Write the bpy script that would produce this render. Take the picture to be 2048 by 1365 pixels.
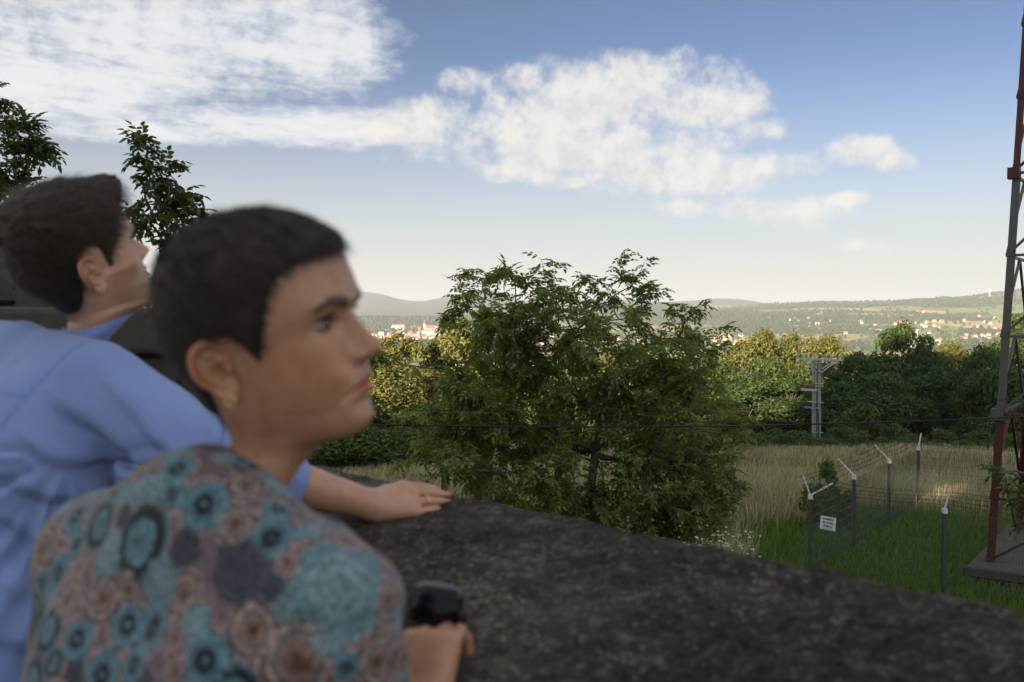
import bpy, bmesh, math, random
import numpy as np
from mathutils import Vector, Matrix

PARTS = {'sky', 'terrain', 'far', 'trees', 'grass', 'fence', 'tower', 'wall', 'people', 'castle'}
sc = bpy.context.scene
for o in list(bpy.data.objects):
    bpy.data.objects.remove(o)
col = sc.collection
rad = math.radians

# ------------------------------------------------------------------ camera
# origin = the camera; z is metres above eye level
FPX = 1991.0                                   # focal length in pixels of the 2048 px wide photo
PITCH = math.atan(47.5 / FPX)
cam_d = bpy.data.cameras.new('camera')
cam_d.sensor_width = 36.0
cam_d.lens = 36.0 * FPX / 2048.0
cam_d.clip_start = 0.05
cam_d.clip_end = 60000.0
cam_d.dof.use_dof = True
cam_d.dof.focus_distance = 34.0
cam_d.dof.aperture_fstop = 4.8
cam_d.dof.aperture_blades = 0
cam = bpy.data.objects.new('camera', cam_d)
cam.location = (0, 0, 0)
cam.rotation_euler = (math.pi / 2 - PITCH, 0, 0)
col.objects.link(cam)
sc.camera = cam

sc.render.resolution_x, sc.render.resolution_y = 1024, 682
sc.cycles.use_denoising = True
sc.cycles.denoiser = 'OPENIMAGEDENOISE'
sc.cycles.max_bounces = 8
sc.cycles.transparent_max_bounces = 16
sc.cycles.volume_bounces = 1
sc.cycles.sample_clamp_indirect = 8
sc.view_settings.view_transform = 'Standard'
sc.view_settings.look = 'None'
sc.view_settings.gamma = 1
sc.view_settings.exposure = 1.8
sc.view_settings.use_curve_mapping = False


def at(u, v, y):
    """point on the ray of photo pixel (u, v) at world depth y (metres)"""
    a, b = (u - 1024) / FPX, (682.5 - v) / FPX
    c, s = math.cos(PITCH), math.sin(PITCH)
    d = (a, c + b * s, -s + b * c)
    k = y / d[1]
    return np.array([d[0] * k, y, d[2] * k])


# ------------------------------------------------------------------ sun and sky
SUN_EL = rad(12)
SUN_XY = np.array([-0.51, -0.86])               # the sun stands behind the camera to the left
sd = np.array([SUN_XY[0] * math.cos(SUN_EL), SUN_XY[1] * math.cos(SUN_EL), math.sin(SUN_EL)])
sd = sd / np.linalg.norm(sd)
sun_d = bpy.data.lights.new('sun', 'SUN')
sun_d.energy = 4.6
sun_d.angle = rad(0.55)
sun_d.color = (1.0, 0.80, 0.56)
sun = bpy.data.objects.new('sun', sun_d)
sun.rotation_euler = Vector(-sd).to_track_quat('-Z', 'Y').to_euler()
sun.location = (-30, -50, 40)
col.objects.link(sun)


# ------------------------------------------------------------------ node helper
class NT:
    def __init__(s, tree):
        s.t = tree
        s.t.nodes.clear()

    def n(s, typ, props=None, **ins):
        nd = s.t.nodes.new(typ)
        for k, v in (props or {}).items():
            setattr(nd, k, v)
        for k, v in ins.items():
            key = int(k[1:]) if k[0] == 'i' and k[1:].isdigit() else k.replace('_', ' ')
            s.set(nd, key, v)
        return nd

    def set(s, nd, key, v):
        sock = nd.inputs[key]
        if hasattr(v, 'is_output') or isinstance(v, bpy.types.NodeSocket):
            s.t.links.new(v, sock)
        elif isinstance(v, bpy.types.Node):
            s.t.links.new(v.outputs[0], sock)
        else:
            if isinstance(v, (tuple, list)) and len(v) == 3 and sock.type == 'RGBA':
                v = (*v, 1)
            sock.default_value = v

    def math(s, op, a, b=0.0, c=0.0, clamp=False):
        nd = s.t.nodes.new('ShaderNodeMath')
        nd.operation = op
        nd.use_clamp = clamp
        for i, v in enumerate((a, b, c)):
            s.set(nd, i, v)
        return nd.outputs[0]

    def ramp(s, fac, stops, interp='LINEAR'):
        nd = s.t.nodes.new('ShaderNodeValToRGB')
        nd.color_ramp.interpolation = interp
        el = nd.color_ramp.elements
        while len(el) > 1:
            el.remove(el[-1])
        for i, (p, c) in enumerate(stops):
            e = el[0] if i == 0 else el.new(p)
            e.position = p
            e.color = (*c, 1) if isinstance(c, (tuple, list)) else (c, c, c, 1)
        s.set(nd, 0, fac)
        return nd.outputs[0]

    def mix(s, fac, a, b, blend='MIX'):
        nd = s.t.nodes.new('ShaderNodeMix')
        nd.data_type = 'RGBA'
        nd.blend_type = blend
        s.set(nd, 0, fac)
        s.set(nd, 6, a)
        s.set(nd, 7, b)
        return nd.outputs[2]

    def noise(s, vec, scale, detail=4, rough=0.5, dist=0.0):
        nd = s.n('ShaderNodeTexNoise', Scale=scale, Detail=detail, Roughness=rough, Distortion=dist)
        if vec is not None:
            s.set(nd, 'Vector', vec)
        return nd.outputs[0]

    def smooth(s, v, lo, hi, a=0.0, b=1.0):
        nd = s.n('ShaderNodeMapRange', {'interpolation_type': 'SMOOTHSTEP'})
        for i, x in enumerate((v, lo, hi, a, b)):
            s.set(nd, i, x)
        return nd.outputs[0]


MATS = {}


def material(name):
    m = bpy.data.materials.new(name)
    m.use_nodes = True
    MATS[name] = m
    return m, NT(m.node_tree)


def finish(nt, shader, bump=None, disp=None):
    out = nt.n('ShaderNodeOutputMaterial')
    nt.t.links.new(shader.outputs[0], out.inputs[0])


def bump(nt, h, strength=0.5, dist=0.01):
    return nt.n('ShaderNodeBump', Strength=strength, Distance=dist, Height=h).outputs[0]


def simple(name, color, rough=0.6, metal=0.0, var=0.15, scale=20.0, bmp=0.0, spec=0.4):
    """one colour with procedural mottling"""
    m, nt = material(name)
    tc = nt.n('ShaderNodeTexCoord').outputs['Object']
    f = nt.noise(tc, scale, 5, 0.6)
    c = nt.mix(f, tuple(x * (1 - var) for x in color), tuple(min(1, x * (1 + var)) for x in color))
    b = nt.n('ShaderNodeBsdfPrincipled', Base_Color=c, Roughness=rough, Metallic=metal)
    b.inputs['Specular IOR Level'].default_value = spec
    if bmp:
        nt.set(b, 'Normal', bump(nt, nt.noise(tc, scale * 3, 4), bmp, 0.004))
    finish(nt, b)
    return m


# ------------------------------------------------------------------ mesh helpers
def mesh_data(name, verts, faces, mats=(), smooth=True, mat_idx=None):
    me = bpy.data.meshes.new(name)
    verts = np.asarray(verts, dtype=np.float32).reshape(-1, 3)
    if isinstance(faces, np.ndarray):
        k = faces.shape[1]
        me.vertices.add(len(verts))
        me.vertices.foreach_set('co', verts.ravel())
        me.loops.add(faces.size)
        me.loops.foreach_set('vertex_index', faces.astype(np.int32).ravel())
        me.polygons.add(len(faces))
        me.polygons.foreach_set('loop_start', np.arange(0, faces.size, k, dtype=np.int32))
        me.update(calc_edges=True)
    else:
        me.from_pydata([tuple(map(float, v)) for v in verts], [], [tuple(map(int, f)) for f in faces])
        me.update()
    for m in mats:
        me.materials.append(MATS[m] if isinstance(m, str) else m)
    if mat_idx is not None:
        me.polygons.foreach_set('material_index', np.asarray(mat_idx, dtype=np.int32))
    me.polygons.foreach_set('use_smooth', np.full(len(me.polygons), smooth, dtype=bool))
    me.validate()
    return me


def link(name, me, parent=None, loc=None):
    o = bpy.data.objects.new(name, me)
    col.objects.link(o)
    if parent is not None:
        o.parent = parent
    if loc is not None:
        o.location = loc
    return o


def obj(name, verts, faces, mats, parent=None, smooth=True, mat_idx=None, loc=None):
    if isinstance(mats, str):
        mats = (mats,)
    return link(name, mesh_data(name, verts, faces, mats, smooth, mat_idx), parent, loc)


def empty(name, loc=(0, 0, 0)):
    o = bpy.data.objects.new(name, None)
    o.location = loc
    o.empty_display_size = 0.2
    col.objects.link(o)
    return o


def tag(o, label=None, cat=None, group=None, kind=None):
    for k, v in (('label', label), ('category', cat), ('group', group), ('kind', kind)):
        if v:
            o[k] = v
    return o


def attr(me, name, vals):
    a = me.attributes.new(name, 'FLOAT', 'POINT')
    a.data.foreach_set('value', np.asarray(vals, dtype=np.float32))


def colattr(me, name, vals):
    a = me.attributes.new(name, 'FLOAT_COLOR', 'POINT')
    v = np.ones((len(vals), 4), dtype=np.float32)
    v[:, :3] = vals
    a.data.foreach_set('color', v.ravel())


class MB:
    """collects simple solids into one mesh"""
    def __init__(s):
        s.v, s.f = [], []

    def add(s, v, f):
        k = len(s.v)
        s.v += [tuple(map(float, p)) for p in v]
        s.f += [tuple(int(i) + k for i in q) for q in f]
        return s

    def box(s, c, size, R=None, taper=1.0):
        x, y, z = (a / 2 for a in size)
        P = np.array([(-x, -y, -z), (x, -y, -z), (x, y, -z), (-x, y, -z),
                      (-x * taper, -y * taper, z), (x * taper, -y * taper, z), (x * taper, y * taper, z), (-x * taper, y * taper, z)])
        if R is not None:
            P = P @ np.asarray(R).T
        return s.add(P + np.asarray(c), [(0, 3, 2, 1), (4, 5, 6, 7), (0, 1, 5, 4), (1, 2, 6, 5), (2, 3, 7, 6), (3, 0, 4, 7)])

    def tube(s, pts, r, n=6, cap=True):
        pts = np.asarray(pts, float)
        r = np.broadcast_to(np.asarray(r, float), (len(pts),))
        t = np.gradient(pts, axis=0)
        t /= np.linalg.norm(t, axis=1, keepdims=True) + 1e-12
        ref = np.array([0, 0, 1.0]) if abs(t[0][2]) < 0.9 else np.array([1.0, 0, 0])
        V = []
        for p, d, q in zip(pts, t, r):
            a = np.cross(d, ref)
            a /= np.linalg.norm(a) + 1e-12
            b = np.cross(a, d)
            for k in range(n):
                w = 2 * math.pi * (k + 0.5) / n
                V.append(p + q * (math.cos(w) * a + math.sin(w) * b))
        Fc = []
        for i in range(len(pts) - 1):
            for k in range(n):
                k2 = (k + 1) % n
                Fc.append((i * n + k, (i + 1) * n + k, (i + 1) * n + k2, i * n + k2))
        if cap:
            Fc.append(tuple(range(n)))
            Fc.append(tuple(range((len(pts) - 1) * n, len(pts) * n))[::-1])
        return s.add(V, Fc)

    def lathe(s, prof, n, M=None):
        """prof: list of (r, z) from bottom to top, closed with caps"""
        V = []
        for r, z in prof:
            for k in range(n):
                w = 2 * math.pi * k / n
                V.append((r * math.cos(w), r * math.sin(w), z))
        Fc = []
        m = len(prof)
        for i in range(m - 1):
            for k in range(n):
                k2 = (k + 1) % n
                Fc.append((i * n + k, i * n + k2, (i + 1) * n + k2, (i + 1) * n + k))
        Fc.append(tuple(range(n))[::-1])
        Fc.append(tuple(range((m - 1) * n, m * n)))
        V = np.array(V)
        if M is not None:
            V = V @ np.asarray(M)[:3, :3].T + np.asarray(M)[:3, 3]
        return s.add(V, Fc)

    def build(s, name, mats, parent=None, smooth=False, loc=None):
        return obj(name, np.array(s.v), s.f, mats, parent, smooth, None, loc)


def frame(a, b, ref=(0, 0, 1)):
    """rotation whose x axis runs from a to b"""
    x = np.asarray(b, float) - np.asarray(a, float)
    L = np.linalg.norm(x)
    x /= L
    r = np.asarray(ref, float)
    if abs(x @ r) > 0.95:
        r = np.array([1.0, 0, 0]) if abs(x[0]) < 0.9 else np.array([0, 1.0, 0])
    y = np.cross(r, x)
    y /= np.linalg.norm(y)
    return np.stack([x, y, np.cross(x, y)], 1), L


def bar(mb, a, b, w, h, ref=(0, 0, 1)):
    R, L = frame(a, b, ref)
    return mb.box((np.asarray(a, float) + np.asarray(b, float)) / 2, (L, w, h), R)


def vnoise(P, seed=0, octaves=3, freq=1.0, gain=0.5):
    """smooth value noise on points, numpy, roughly -1..1"""
    P = np.asarray(P, float) * freq
    tot = np.zeros(len(P))
    amp = 1.0
    for o in range(octaves):
        q = P * (2 ** o) + 17.3 * (o + 1) + seed * 7.7
        i = np.floor(q).astype(np.int64)
        f = q - i
        f = f * f * (3 - 2 * f)
        acc = 0
        for dx in (0, 1):
            for dy in (0, 1):
                for dz in (0, 1):
                    h = ((i[:, 0] + dx) * 374761393 + (i[:, 1] + dy) * 668265263 + (i[:, 2] + dz) * 2147483647 + seed * 974634777) & 0x7fffffff
                    h = ((h ^ (h >> 13)) * 1274126177) & 0x7fffffff
                    h = (h ^ (h >> 16)) & 0xffff
                    w = (f[:, 0] if dx else 1 - f[:, 0]) * (f[:, 1] if dy else 1 - f[:, 1]) * (f[:, 2] if dz else 1 - f[:, 2])
                    acc = acc + w * (h / 32767.5 - 1)
        tot += amp * acc
        amp *= gain
    return tot


def sstep(x, a, b):
    t = np.clip((np.asarray(x, float) - a) / (b - a), 0, 1)
    return t * t * (3 - 2 * t)


def surface_nets(f, lo, hi, h):
    """iso-surface of f(points) = 0 as quads"""
    lo, hi = np.asarray(lo, float), np.asarray(hi, float)
    n = np.ceil((hi - lo) / h).astype(int) + 1
    ax = [lo[i] + h * np.arange(n[i]) for i in range(3)]
    G = np.stack(np.meshgrid(*ax, indexing='ij'), -1).reshape(-1, 3)
    D = np.concatenate([f(G[k:k + 400000]) for k in range(0, len(G), 400000)]).reshape(n)
    ins = D < 0
    m = n - 1
    cs = np.zeros(m, int)
    for dx in (0, 1):
        for dy in (0, 1):
            for dz in (0, 1):
                cs += ins[dx:dx + m[0], dy:dy + m[1], dz:dz + m[2]]
    act = (cs > 0) & (cs < 8)
    idx = -np.ones(m, int)
    cells = np.argwhere(act)
    idx[act] = np.arange(len(cells))
    acc = np.zeros((len(cells), 3))
    cnt = np.zeros(len(cells))
    cor = [(a, b, c) for a in (0, 1) for b in (0, 1) for c in (0, 1)]
    for p in cor:
        for k in range(3):
            if p[k] == 0:
                q = list(p)
                q[k] = 1
                d0 = D[cells[:, 0] + p[0], cells[:, 1] + p[1], cells[:, 2] + p[2]]
                d1 = D[cells[:, 0] + q[0], cells[:, 1] + q[1], cells[:, 2] + q[2]]
                cr = (d0 < 0) != (d1 < 0)
                t = np.where(cr, d0 / np.where(cr, d0 - d1, 1), 0)
                pt = np.array(p, float)[None, :].repeat(len(cells), 0)
                pt[:, k] = t
                acc += pt * cr[:, None]
                cnt += cr
    V = lo + h * (cells + acc / cnt[:, None])
    quads = []
    for k in range(3):
        a, b = (k + 1) % 3, (k + 2) % 3
        sl0, sl1 = [slice(None)] * 3, [slice(None)] * 3
        sl0[k], sl1[k] = slice(0, n[k] - 1), slice(1, n[k])
        cr = ins[tuple(sl0)] != ins[tuple(sl1)]
        e = np.argwhere(cr)
        e = e[(e[:, a] > 0) & (e[:, b] > 0) & (e[:, a] < n[a] - 1) & (e[:, b] < n[b] - 1)]
        if not len(e):
            continue
        st = ins[e[:, 0], e[:, 1], e[:, 2]]
        q = []
        for da, db in ((-1, -1), (0, -1), (0, 0), (-1, 0)):
            c = e.copy()
            c[:, a] += da
            c[:, b] += db
            q.append(idx[c[:, 0], c[:, 1], c[:, 2]])
        q = np.stack(q, 1)
        q[~st] = q[~st][:, ::-1]
        quads.append(q)
    Q = np.concatenate(quads)
    return V, Q


def relax(V, Q, it=3, lam=0.5):
    e = np.concatenate([Q[:, [i, (i + 1) % 4]] for i in range(4)])
    for _ in range(it):
        s = np.zeros_like(V)
        c = np.zeros(len(V))
        np.add.at(s, e[:, 0], V[e[:, 1]])
        np.add.at(s, e[:, 1], V[e[:, 0]])
        np.add.at(c, e[:, 0], 1)
        np.add.at(c, e[:, 1], 1)
        V = V + lam * (s / np.maximum(c, 1)[:, None] - V)
    return V


def normals(V, Q):
    n = np.cross(V[Q[:, 2]] - V[Q[:, 0]], V[Q[:, 3]] - V[Q[:, 1]])
    N = np.zeros_like(V)
    for i in range(4):
        np.add.at(N, Q[:, i], n)
    return N / (np.linalg.norm(N, axis=1, keepdims=True) + 1e-12)


def subset(V, Q, keep):
    """drop vertices where keep is False; returns V, Q, index map"""
    q = Q[keep[Q].all(1)]
    used = np.zeros(len(V), bool)
    used[q.ravel()] = True
    mp = -np.ones(len(V), int)
    mp[used] = np.arange(used.sum())
    return V[used], mp[q], used


def cone(a, b, ra, rb):
    a, b = np.asarray(a, float), np.asarray(b, float)

    def f(P):
        d = b - a
        t = np.clip(((P - a) @ d) / (d @ d), 0, 1)
        return np.linalg.norm(P - a - t[:, None] * d, axis=1) - (ra + (rb - ra) * t)
    return f


def ellip(c, r, R=np.eye(3)):
    c, r = np.asarray(c, float), np.asarray(r, float)

    def f(P):
        q = (P - c) @ R
        k0 = np.linalg.norm(q / r, axis=1)
        k1 = np.linalg.norm(q / (r * r), axis=1) + 1e-9
        return k0 * (k0 - 1) / k1
    return f


def blend(fs, k):
    def f(P):
        d = fs[0](P)
        for g in fs[1:]:
            e = g(P)
            h = np.clip(0.5 + 0.5 * (d - e) / k, 0, 1)
            d = d + (e - d) * h - k * h * (1 - h)
        return d
    return f


def poly_sd(pts, poly):
    """signed distance to a polygon, positive inside"""
    poly = np.asarray(poly, float)
    d = np.full(len(pts), 1e9)
    ins = np.zeros(len(pts), bool)
    for i in range(len(poly)):
        a, b = poly[i], poly[(i + 1) % len(poly)]
        ab = b - a
        t = np.clip(((pts - a) @ ab) / (ab @ ab), 0, 1)
        d = np.minimum(d, np.linalg.norm(pts - a - t[:, None] * ab, axis=1))
        c = ((a[1] > pts[:, 1]) != (b[1] > pts[:, 1]))
        xi = a[0] + (pts[:, 1] - a[1]) * ab[0] / (ab[1] if abs(ab[1]) > 1e-9 else 1e-9)
        ins ^= c & (pts[:, 0] < xi)
    return np.where(ins, d, -d)


# ================================================================== sky with clouds
def build_sky():
    w = bpy.data.worlds.new('World')
    sc.world = w
    w.use_nodes = True
    nt = NT(w.node_tree)
    sky = nt.n('ShaderNodeTexSky', {'sky_type': 'NISHITA', 'sun_disc': False, 'sun_elevation': SUN_EL,
                                    'sun_rotation': math.atan2(SUN_XY[0], SUN_XY[1]), 'altitude': 300.0,
                                    'air_density': 1.0, 'dust_density': DUST, 'ozone_density': OZONE})
    gm = nt.n('ShaderNodeGamma', Color=sky.outputs[0], Gamma=SKY_GAMMA)
    hs = nt.n('ShaderNodeHueSaturation', Color=gm.outputs[0], Saturation=SKY_SAT)
    skyc = nt.mix(1.0, hs.outputs[0], SKY_TINT, 'MULTIPLY')
    d = nt.n('ShaderNodeTexCoord').outputs['Generated']
    sp = nt.n('ShaderNodeSeparateXYZ', Vector=d)
    x, y, z = sp.outputs
    az = nt.math('ARCTAN2', x, y)
    el = nt.math('ARCSINE', z)
    # --- cumulus: groups of rounded masses at their azimuth and elevation
    n1 = nt.noise(d, 13.0, 3, 0.5, 0.2)
    n2 = nt.noise(d, 38.0, 4, 0.55, 0.15)
    n3 = nt.noise(d, 110.0, 6, 0.62, 0.1)
    wp = nt.math('ADD', nt.math('MULTIPLY', nt.math('SUBTRACT', n1, 0.5), 2.3), nt.math('MULTIPLY', nt.math('SUBTRACT', n2, 0.5), 2.1))
    warp = nt.math('ADD', wp, nt.math('MULTIPLY', nt.math('SUBTRACT', n3, 0.5), 1.2))
    # the same field a little way towards the sun: where it is denser the cloud shades itself
    off = nt.n('ShaderNodeVectorMath', {'operation': 'ADD'}, i0=d, i1=(-0.010, 0.0, 0.014)).outputs[0]
    o1 = nt.noise(off, 13.0, 3, 0.5, 0.2)
    o2 = nt.noise(off, 38.0, 4, 0.55, 0.15)
    o3 = nt.noise(off, 110.0, 6, 0.62, 0.1)
    wo = nt.math('ADD', nt.math('ADD', nt.math('MULTIPLY', nt.math('SUBTRACT', o1, 0.5), 2.3), nt.math('MULTIPLY', nt.math('SUBTRACT', o2, 0.5), 2.1)), nt.math('MULTIPLY', nt.math('SUBTRACT', o3, 0.5), 1.2))
    relief = nt.math('SUBTRACT', warp, wo)
    blobs = [(1230, 185, 250, 70), (1120, 225, 190, 66), (1400, 215, 170, 55), (1180, 300, 340, 58), (960, 265, 150, 52), (860, 245, 125, 52), (780, 255, 90, 36), (1350, 345, 230, 46), (1540, 330, 115, 34),
             (935, 168, 62, 30), (1045, 165, 72, 34), (1525, 262, 66, 30), (1720, 298, 72, 32), (1790, 322, 44, 26), (1595, 428, 95, 36), (1480, 420, 42, 26), (1370, 417, 58, 17),
             (1745, 494, 70, 18), (1680, 400, 55, 15), (1000, 345, 75, 24), (1130, 360, 75, 20)]
    # the same kind of cloud goes on round the rest of the sky
    rr = random.Random(4)
    for k in range(16):
        blobs.append((('rad', math.pi * (0.32 + 1.36 * k / 15) + rr.uniform(-.08, .08)), rr.uniform(0.06, 0.30), rr.uniform(0.08, 0.16), rr.uniform(0.02, 0.035)))
    m = None
    base = None
    for u, v, a, b in blobs:
        if isinstance(u, tuple):
            A, E, sa, sb = u[1] if u[1] < math.pi else u[1] - 2 * math.pi, v, a, b
        else:
            A = math.atan((u - 1024) / FPX)
            E = math.atan((635 - v) / FPX * math.cos(A))
            sa, sb = a / FPX * math.cos(A) ** 2, b / FPX * math.cos(A)
        dx = nt.math('DIVIDE', nt.math('SUBTRACT', az, A), sa)
        dz = nt.math('DIVIDE', nt.math('SUBTRACT', el, E), sb)
        rr2 = nt.math('ADD', nt.math('MULTIPLY', dx, dx), nt.math('MULTIPLY', dz, dz))
        k = nt.math('SUBTRACT', 1.0, nt.math('MULTIPLY', rr2, 0.95))
        hgt = nt.math('MULTIPLY', dz, nt.math('MAXIMUM', k, 0.0))
        m = k if m is None else nt.math('MAXIMUM', m, k)
        base = hgt if base is None else nt.math('ADD', base, hgt)
    m = nt.math('MAXIMUM', m, -1.6)
    dens = nt.math('ADD', m, warp)
    cum = nt.smooth(dens, -0.25, 1.25)
    # --- a sheet of high broken cloud in the upper left of the view, plus added unseen cover overhead and behind
    zz = nt.math('MAXIMUM', z, 0.03)
    pl = nt.n('ShaderNodeCombineXYZ', X=nt.math('DIVIDE', x, zz), Y=nt.math('DIVIDE', y, zz), Z=0.0)
    mp = nt.n('ShaderNodeMapping', Vector=pl.outputs[0])
    mp.inputs['Rotation'].default_value = (0, 0, rad(-35))
    mp.inputs['Scale'].default_value = (1.0, 0.75, 1)
    sn = nt.noise(mp.outputs[0], 0.8, 5, 0.55, 0.4)
    sn2 = nt.noise(mp.outputs[0], 6.5, 5, 0.6, 0.35)
    sn3 = nt.noise(d, 46.0, 6, 0.65, 0.3)
    sheets = [(330, 60, 420, 150), (120, 180, 330, 90), (620, 70, 190, 130), (560, 250, 330, 42), (-250, 50, 500, 260), (150, -250, 560, 260), (300, 265, 250, 30)]
    ms = None
    for u, v, a, b in sheets:
        A = math.atan((u - 1024) / FPX)
        E = math.atan((635 - v) / FPX * math.cos(A))
        dx = nt.math('DIVIDE', nt.math('SUBTRACT', az, A), a / FPX * math.cos(A) ** 2)
        dz = nt.math('DIVIDE', nt.math('SUBTRACT', el, E), b / FPX * math.cos(A))
        k = nt.math('SUBTRACT', 1.0, nt.math('ADD', nt.math('MULTIPLY', dx, dx), nt.math('MULTIPLY', dz, dz)))
        ms = k if ms is None else nt.math('MAXIMUM', ms, k)
    elsewhere = nt.math('SUBTRACT', nt.math('MULTIPLY', nt.noise(pl.outputs[0], 0.35, 3, 0.5), 2.6), 0.55)  # cover out of view thickened to brighten the foreground
    behind = nt.math('MAXIMUM', nt.smooth(nt.math('ABSOLUTE', az), 0.70, 1.1), nt.smooth(el, 0.45, 0.75))
    ms = nt.math('MAXIMUM', nt.math('MAXIMUM', ms, -1.3), nt.math('SUBTRACT', nt.math('MULTIPLY', behind, nt.math('ADD', elsewhere, 1.5)), 1.5))
    sdens = nt.math('ADD', nt.math('MULTIPLY', ms, 1.1), nt.math('ADD', nt.math('ADD', nt.math('MULTIPLY', nt.math('SUBTRACT', sn, 0.5), 2.2), nt.math('MULTIPLY', nt.math('SUBTRACT', sn2, 0.5), 1.7)), nt.math('MULTIPLY', nt.math('SUBTRACT', sn3, 0.5), 1.5)))
    sheet = nt.math('MULTIPLY', nt.smooth(sdens, -0.35, 1.05), 0.93)
    # --- colours of the cloud itself, lit by the low sun
    lit = nt.smooth(nt.math('ADD', nt.math('MULTIPLY', base, 0.22), nt.math('MULTIPLY', relief, 0.75)), -0.50, 0.42)
    ccol = nt.mix(lit, CLOUD_SHADE, CLOUD_LIT)
    scol = nt.mix(nt.smooth(sdens, 0.2, 1.5), CLOUD_THIN, CLOUD_SHEET)
    # milky evening air low in the sky, the same all round the horizon
    veil = nt.smooth(el, 0.27, -0.02, 0.0, 0.88)
    skyv = nt.mix(veil, skyc, tuple(0.91 * CK * a for a in (1.0, 0.955, 0.915)))
    c = nt.mix(sheet, skyv, scol)
    c = nt.mix(nt.math('MULTIPLY', cum, 0.92), c, ccol)
    b = nt.n('ShaderNodeBackground', Color=c, Strength=SKY_STRENGTH)
    o = nt.n('ShaderNodeOutputWorld')
    nt.t.links.new(b.outputs[0], o.inputs[0])


HAZE = 0.95e-4
DUST, OZONE, SKY_GAMMA, SKY_SAT, SKY_TINT = 0.6, 4.0, 1.75, 0.72, (0.066, 0.082, 0.087)
SKY_STRENGTH = 0.10
CK = 2.6
CLOUD_LIT = tuple(CK * a for a in (1.0, 0.965, 0.92))
CLOUD_SHADE = tuple(CK * a for a in (0.80, 0.80, 0.82))
CLOUD_SHEET = tuple(CK * a for a in (0.96, 0.97, 0.98))
CLOUD_THIN = tuple(CK * a for a in (0.80, 0.85, 0.91))
if 'sky' in PARTS:
    build_sky()
FLOOR = -1.62


# ================================================================== land
G0 = -6.15                                        # ground at the foot of the rampart


def land_z(x, y):
    x, y = np.asarray(x, float), np.asarray(y, float)
    r = np.hypot(x, y)
    az = np.arctan2(x, y)
    rs = [0, 34, 60, 96, 160, 300, 900, 1800, 2700]
    near = [G0, G0, -8.6, -13, -20, -36, -62, -75, -76]
    right = np.interp(r, rs + [3200, 3800, 4400, 5000, 5700, 6800, 9000, 14000], near + [-62, -32, 2, 46, 92, 60, 20, -40])
    left = np.interp(r, rs + [3000, 3350, 3800, 4400, 5600, 7200, 8800, 10500, 14000], near + [-64, -40, -34, -8, -22, 20, 100, 40, -60])
    lowr = 1 - sstep(az, 0.20, 0.30)
    right = right - lowr * 34 * np.exp(-((r - 5500) / 900) ** 2)
    right = right + (lowr * 0.75 + 0.25) * 150 * np.exp(-((r - 9000) / 900) ** 2) * (1 + 0.16 * np.sin(az * 31))
    k = sstep(az, -0.02, 0.13)
    z = left * (1 - k) + right * k
    P = np.stack([x, y, 0 * x], -1).reshape(-1, 3)
    n1 = vnoise(P, 41, 4, 1 / 900.).reshape(x.shape)
    n2 = vnoise(P, 43, 3, 1 / 230.).reshape(x.shape)
    far = sstep(r, 2200, 4200)
    z = z + far * (17 * n1 + 5 * n2)
    # named summits: (azimuth px, distance, height px, half-width px)
    for u, dist, v, wpx in ((755, 8800, 599, 62), (700, 9000, 606, 60), (905, 8700, 602, 75), (985, 9000, 600, 60), (600, 9000, 604, 90)):
        a0 = math.atan((u - 1024) / FPX)
        want = (635 - v) / FPX * dist
        g = np.exp(-((az - a0) / (wpx / FPX)) ** 2) * np.exp(-((r - dist) / 900) ** 2)
        z = z + g * (want - 72)
    a0 = math.atan((2080 - 1024) / FPX)
    z = z + 42 * np.exp(-((az - a0) / 0.05) ** 2) * np.exp(-((r - 5900) / 800) ** 2)
    # small bumps near by
    nr = sstep(r, 36, 60) * (1 - sstep(r, 900, 2000))
    z = z + nr * 0.9 * vnoise(P, 47, 3, 1 / 18.).reshape(x.shape)
    return z


def wood_mask(x, y):
    """1 where woods stand on the far slopes"""
    P = np.stack([x, y, 0 * x], -1)
    r = np.hypot(x, y)
    az = np.arctan2(x, y)
    A = np.stack([az * 7.0, np.log(r) * 13.0, 0 * x], -1)
    n = vnoise(A, 51, 3, 1.0, 0.6)
    th = np.interp(r, [2300, 2900, 3600, 4500, 5400], [0.5, 0.5, 0.38, 0.20, -0.45])
    th = np.where(az < 0.03, np.interp(r, [2300, 3300, 3600, 4200, 6000], [0.25, 0.30, -0.15, -0.5, -1.2]), th)
    return n > th


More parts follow.
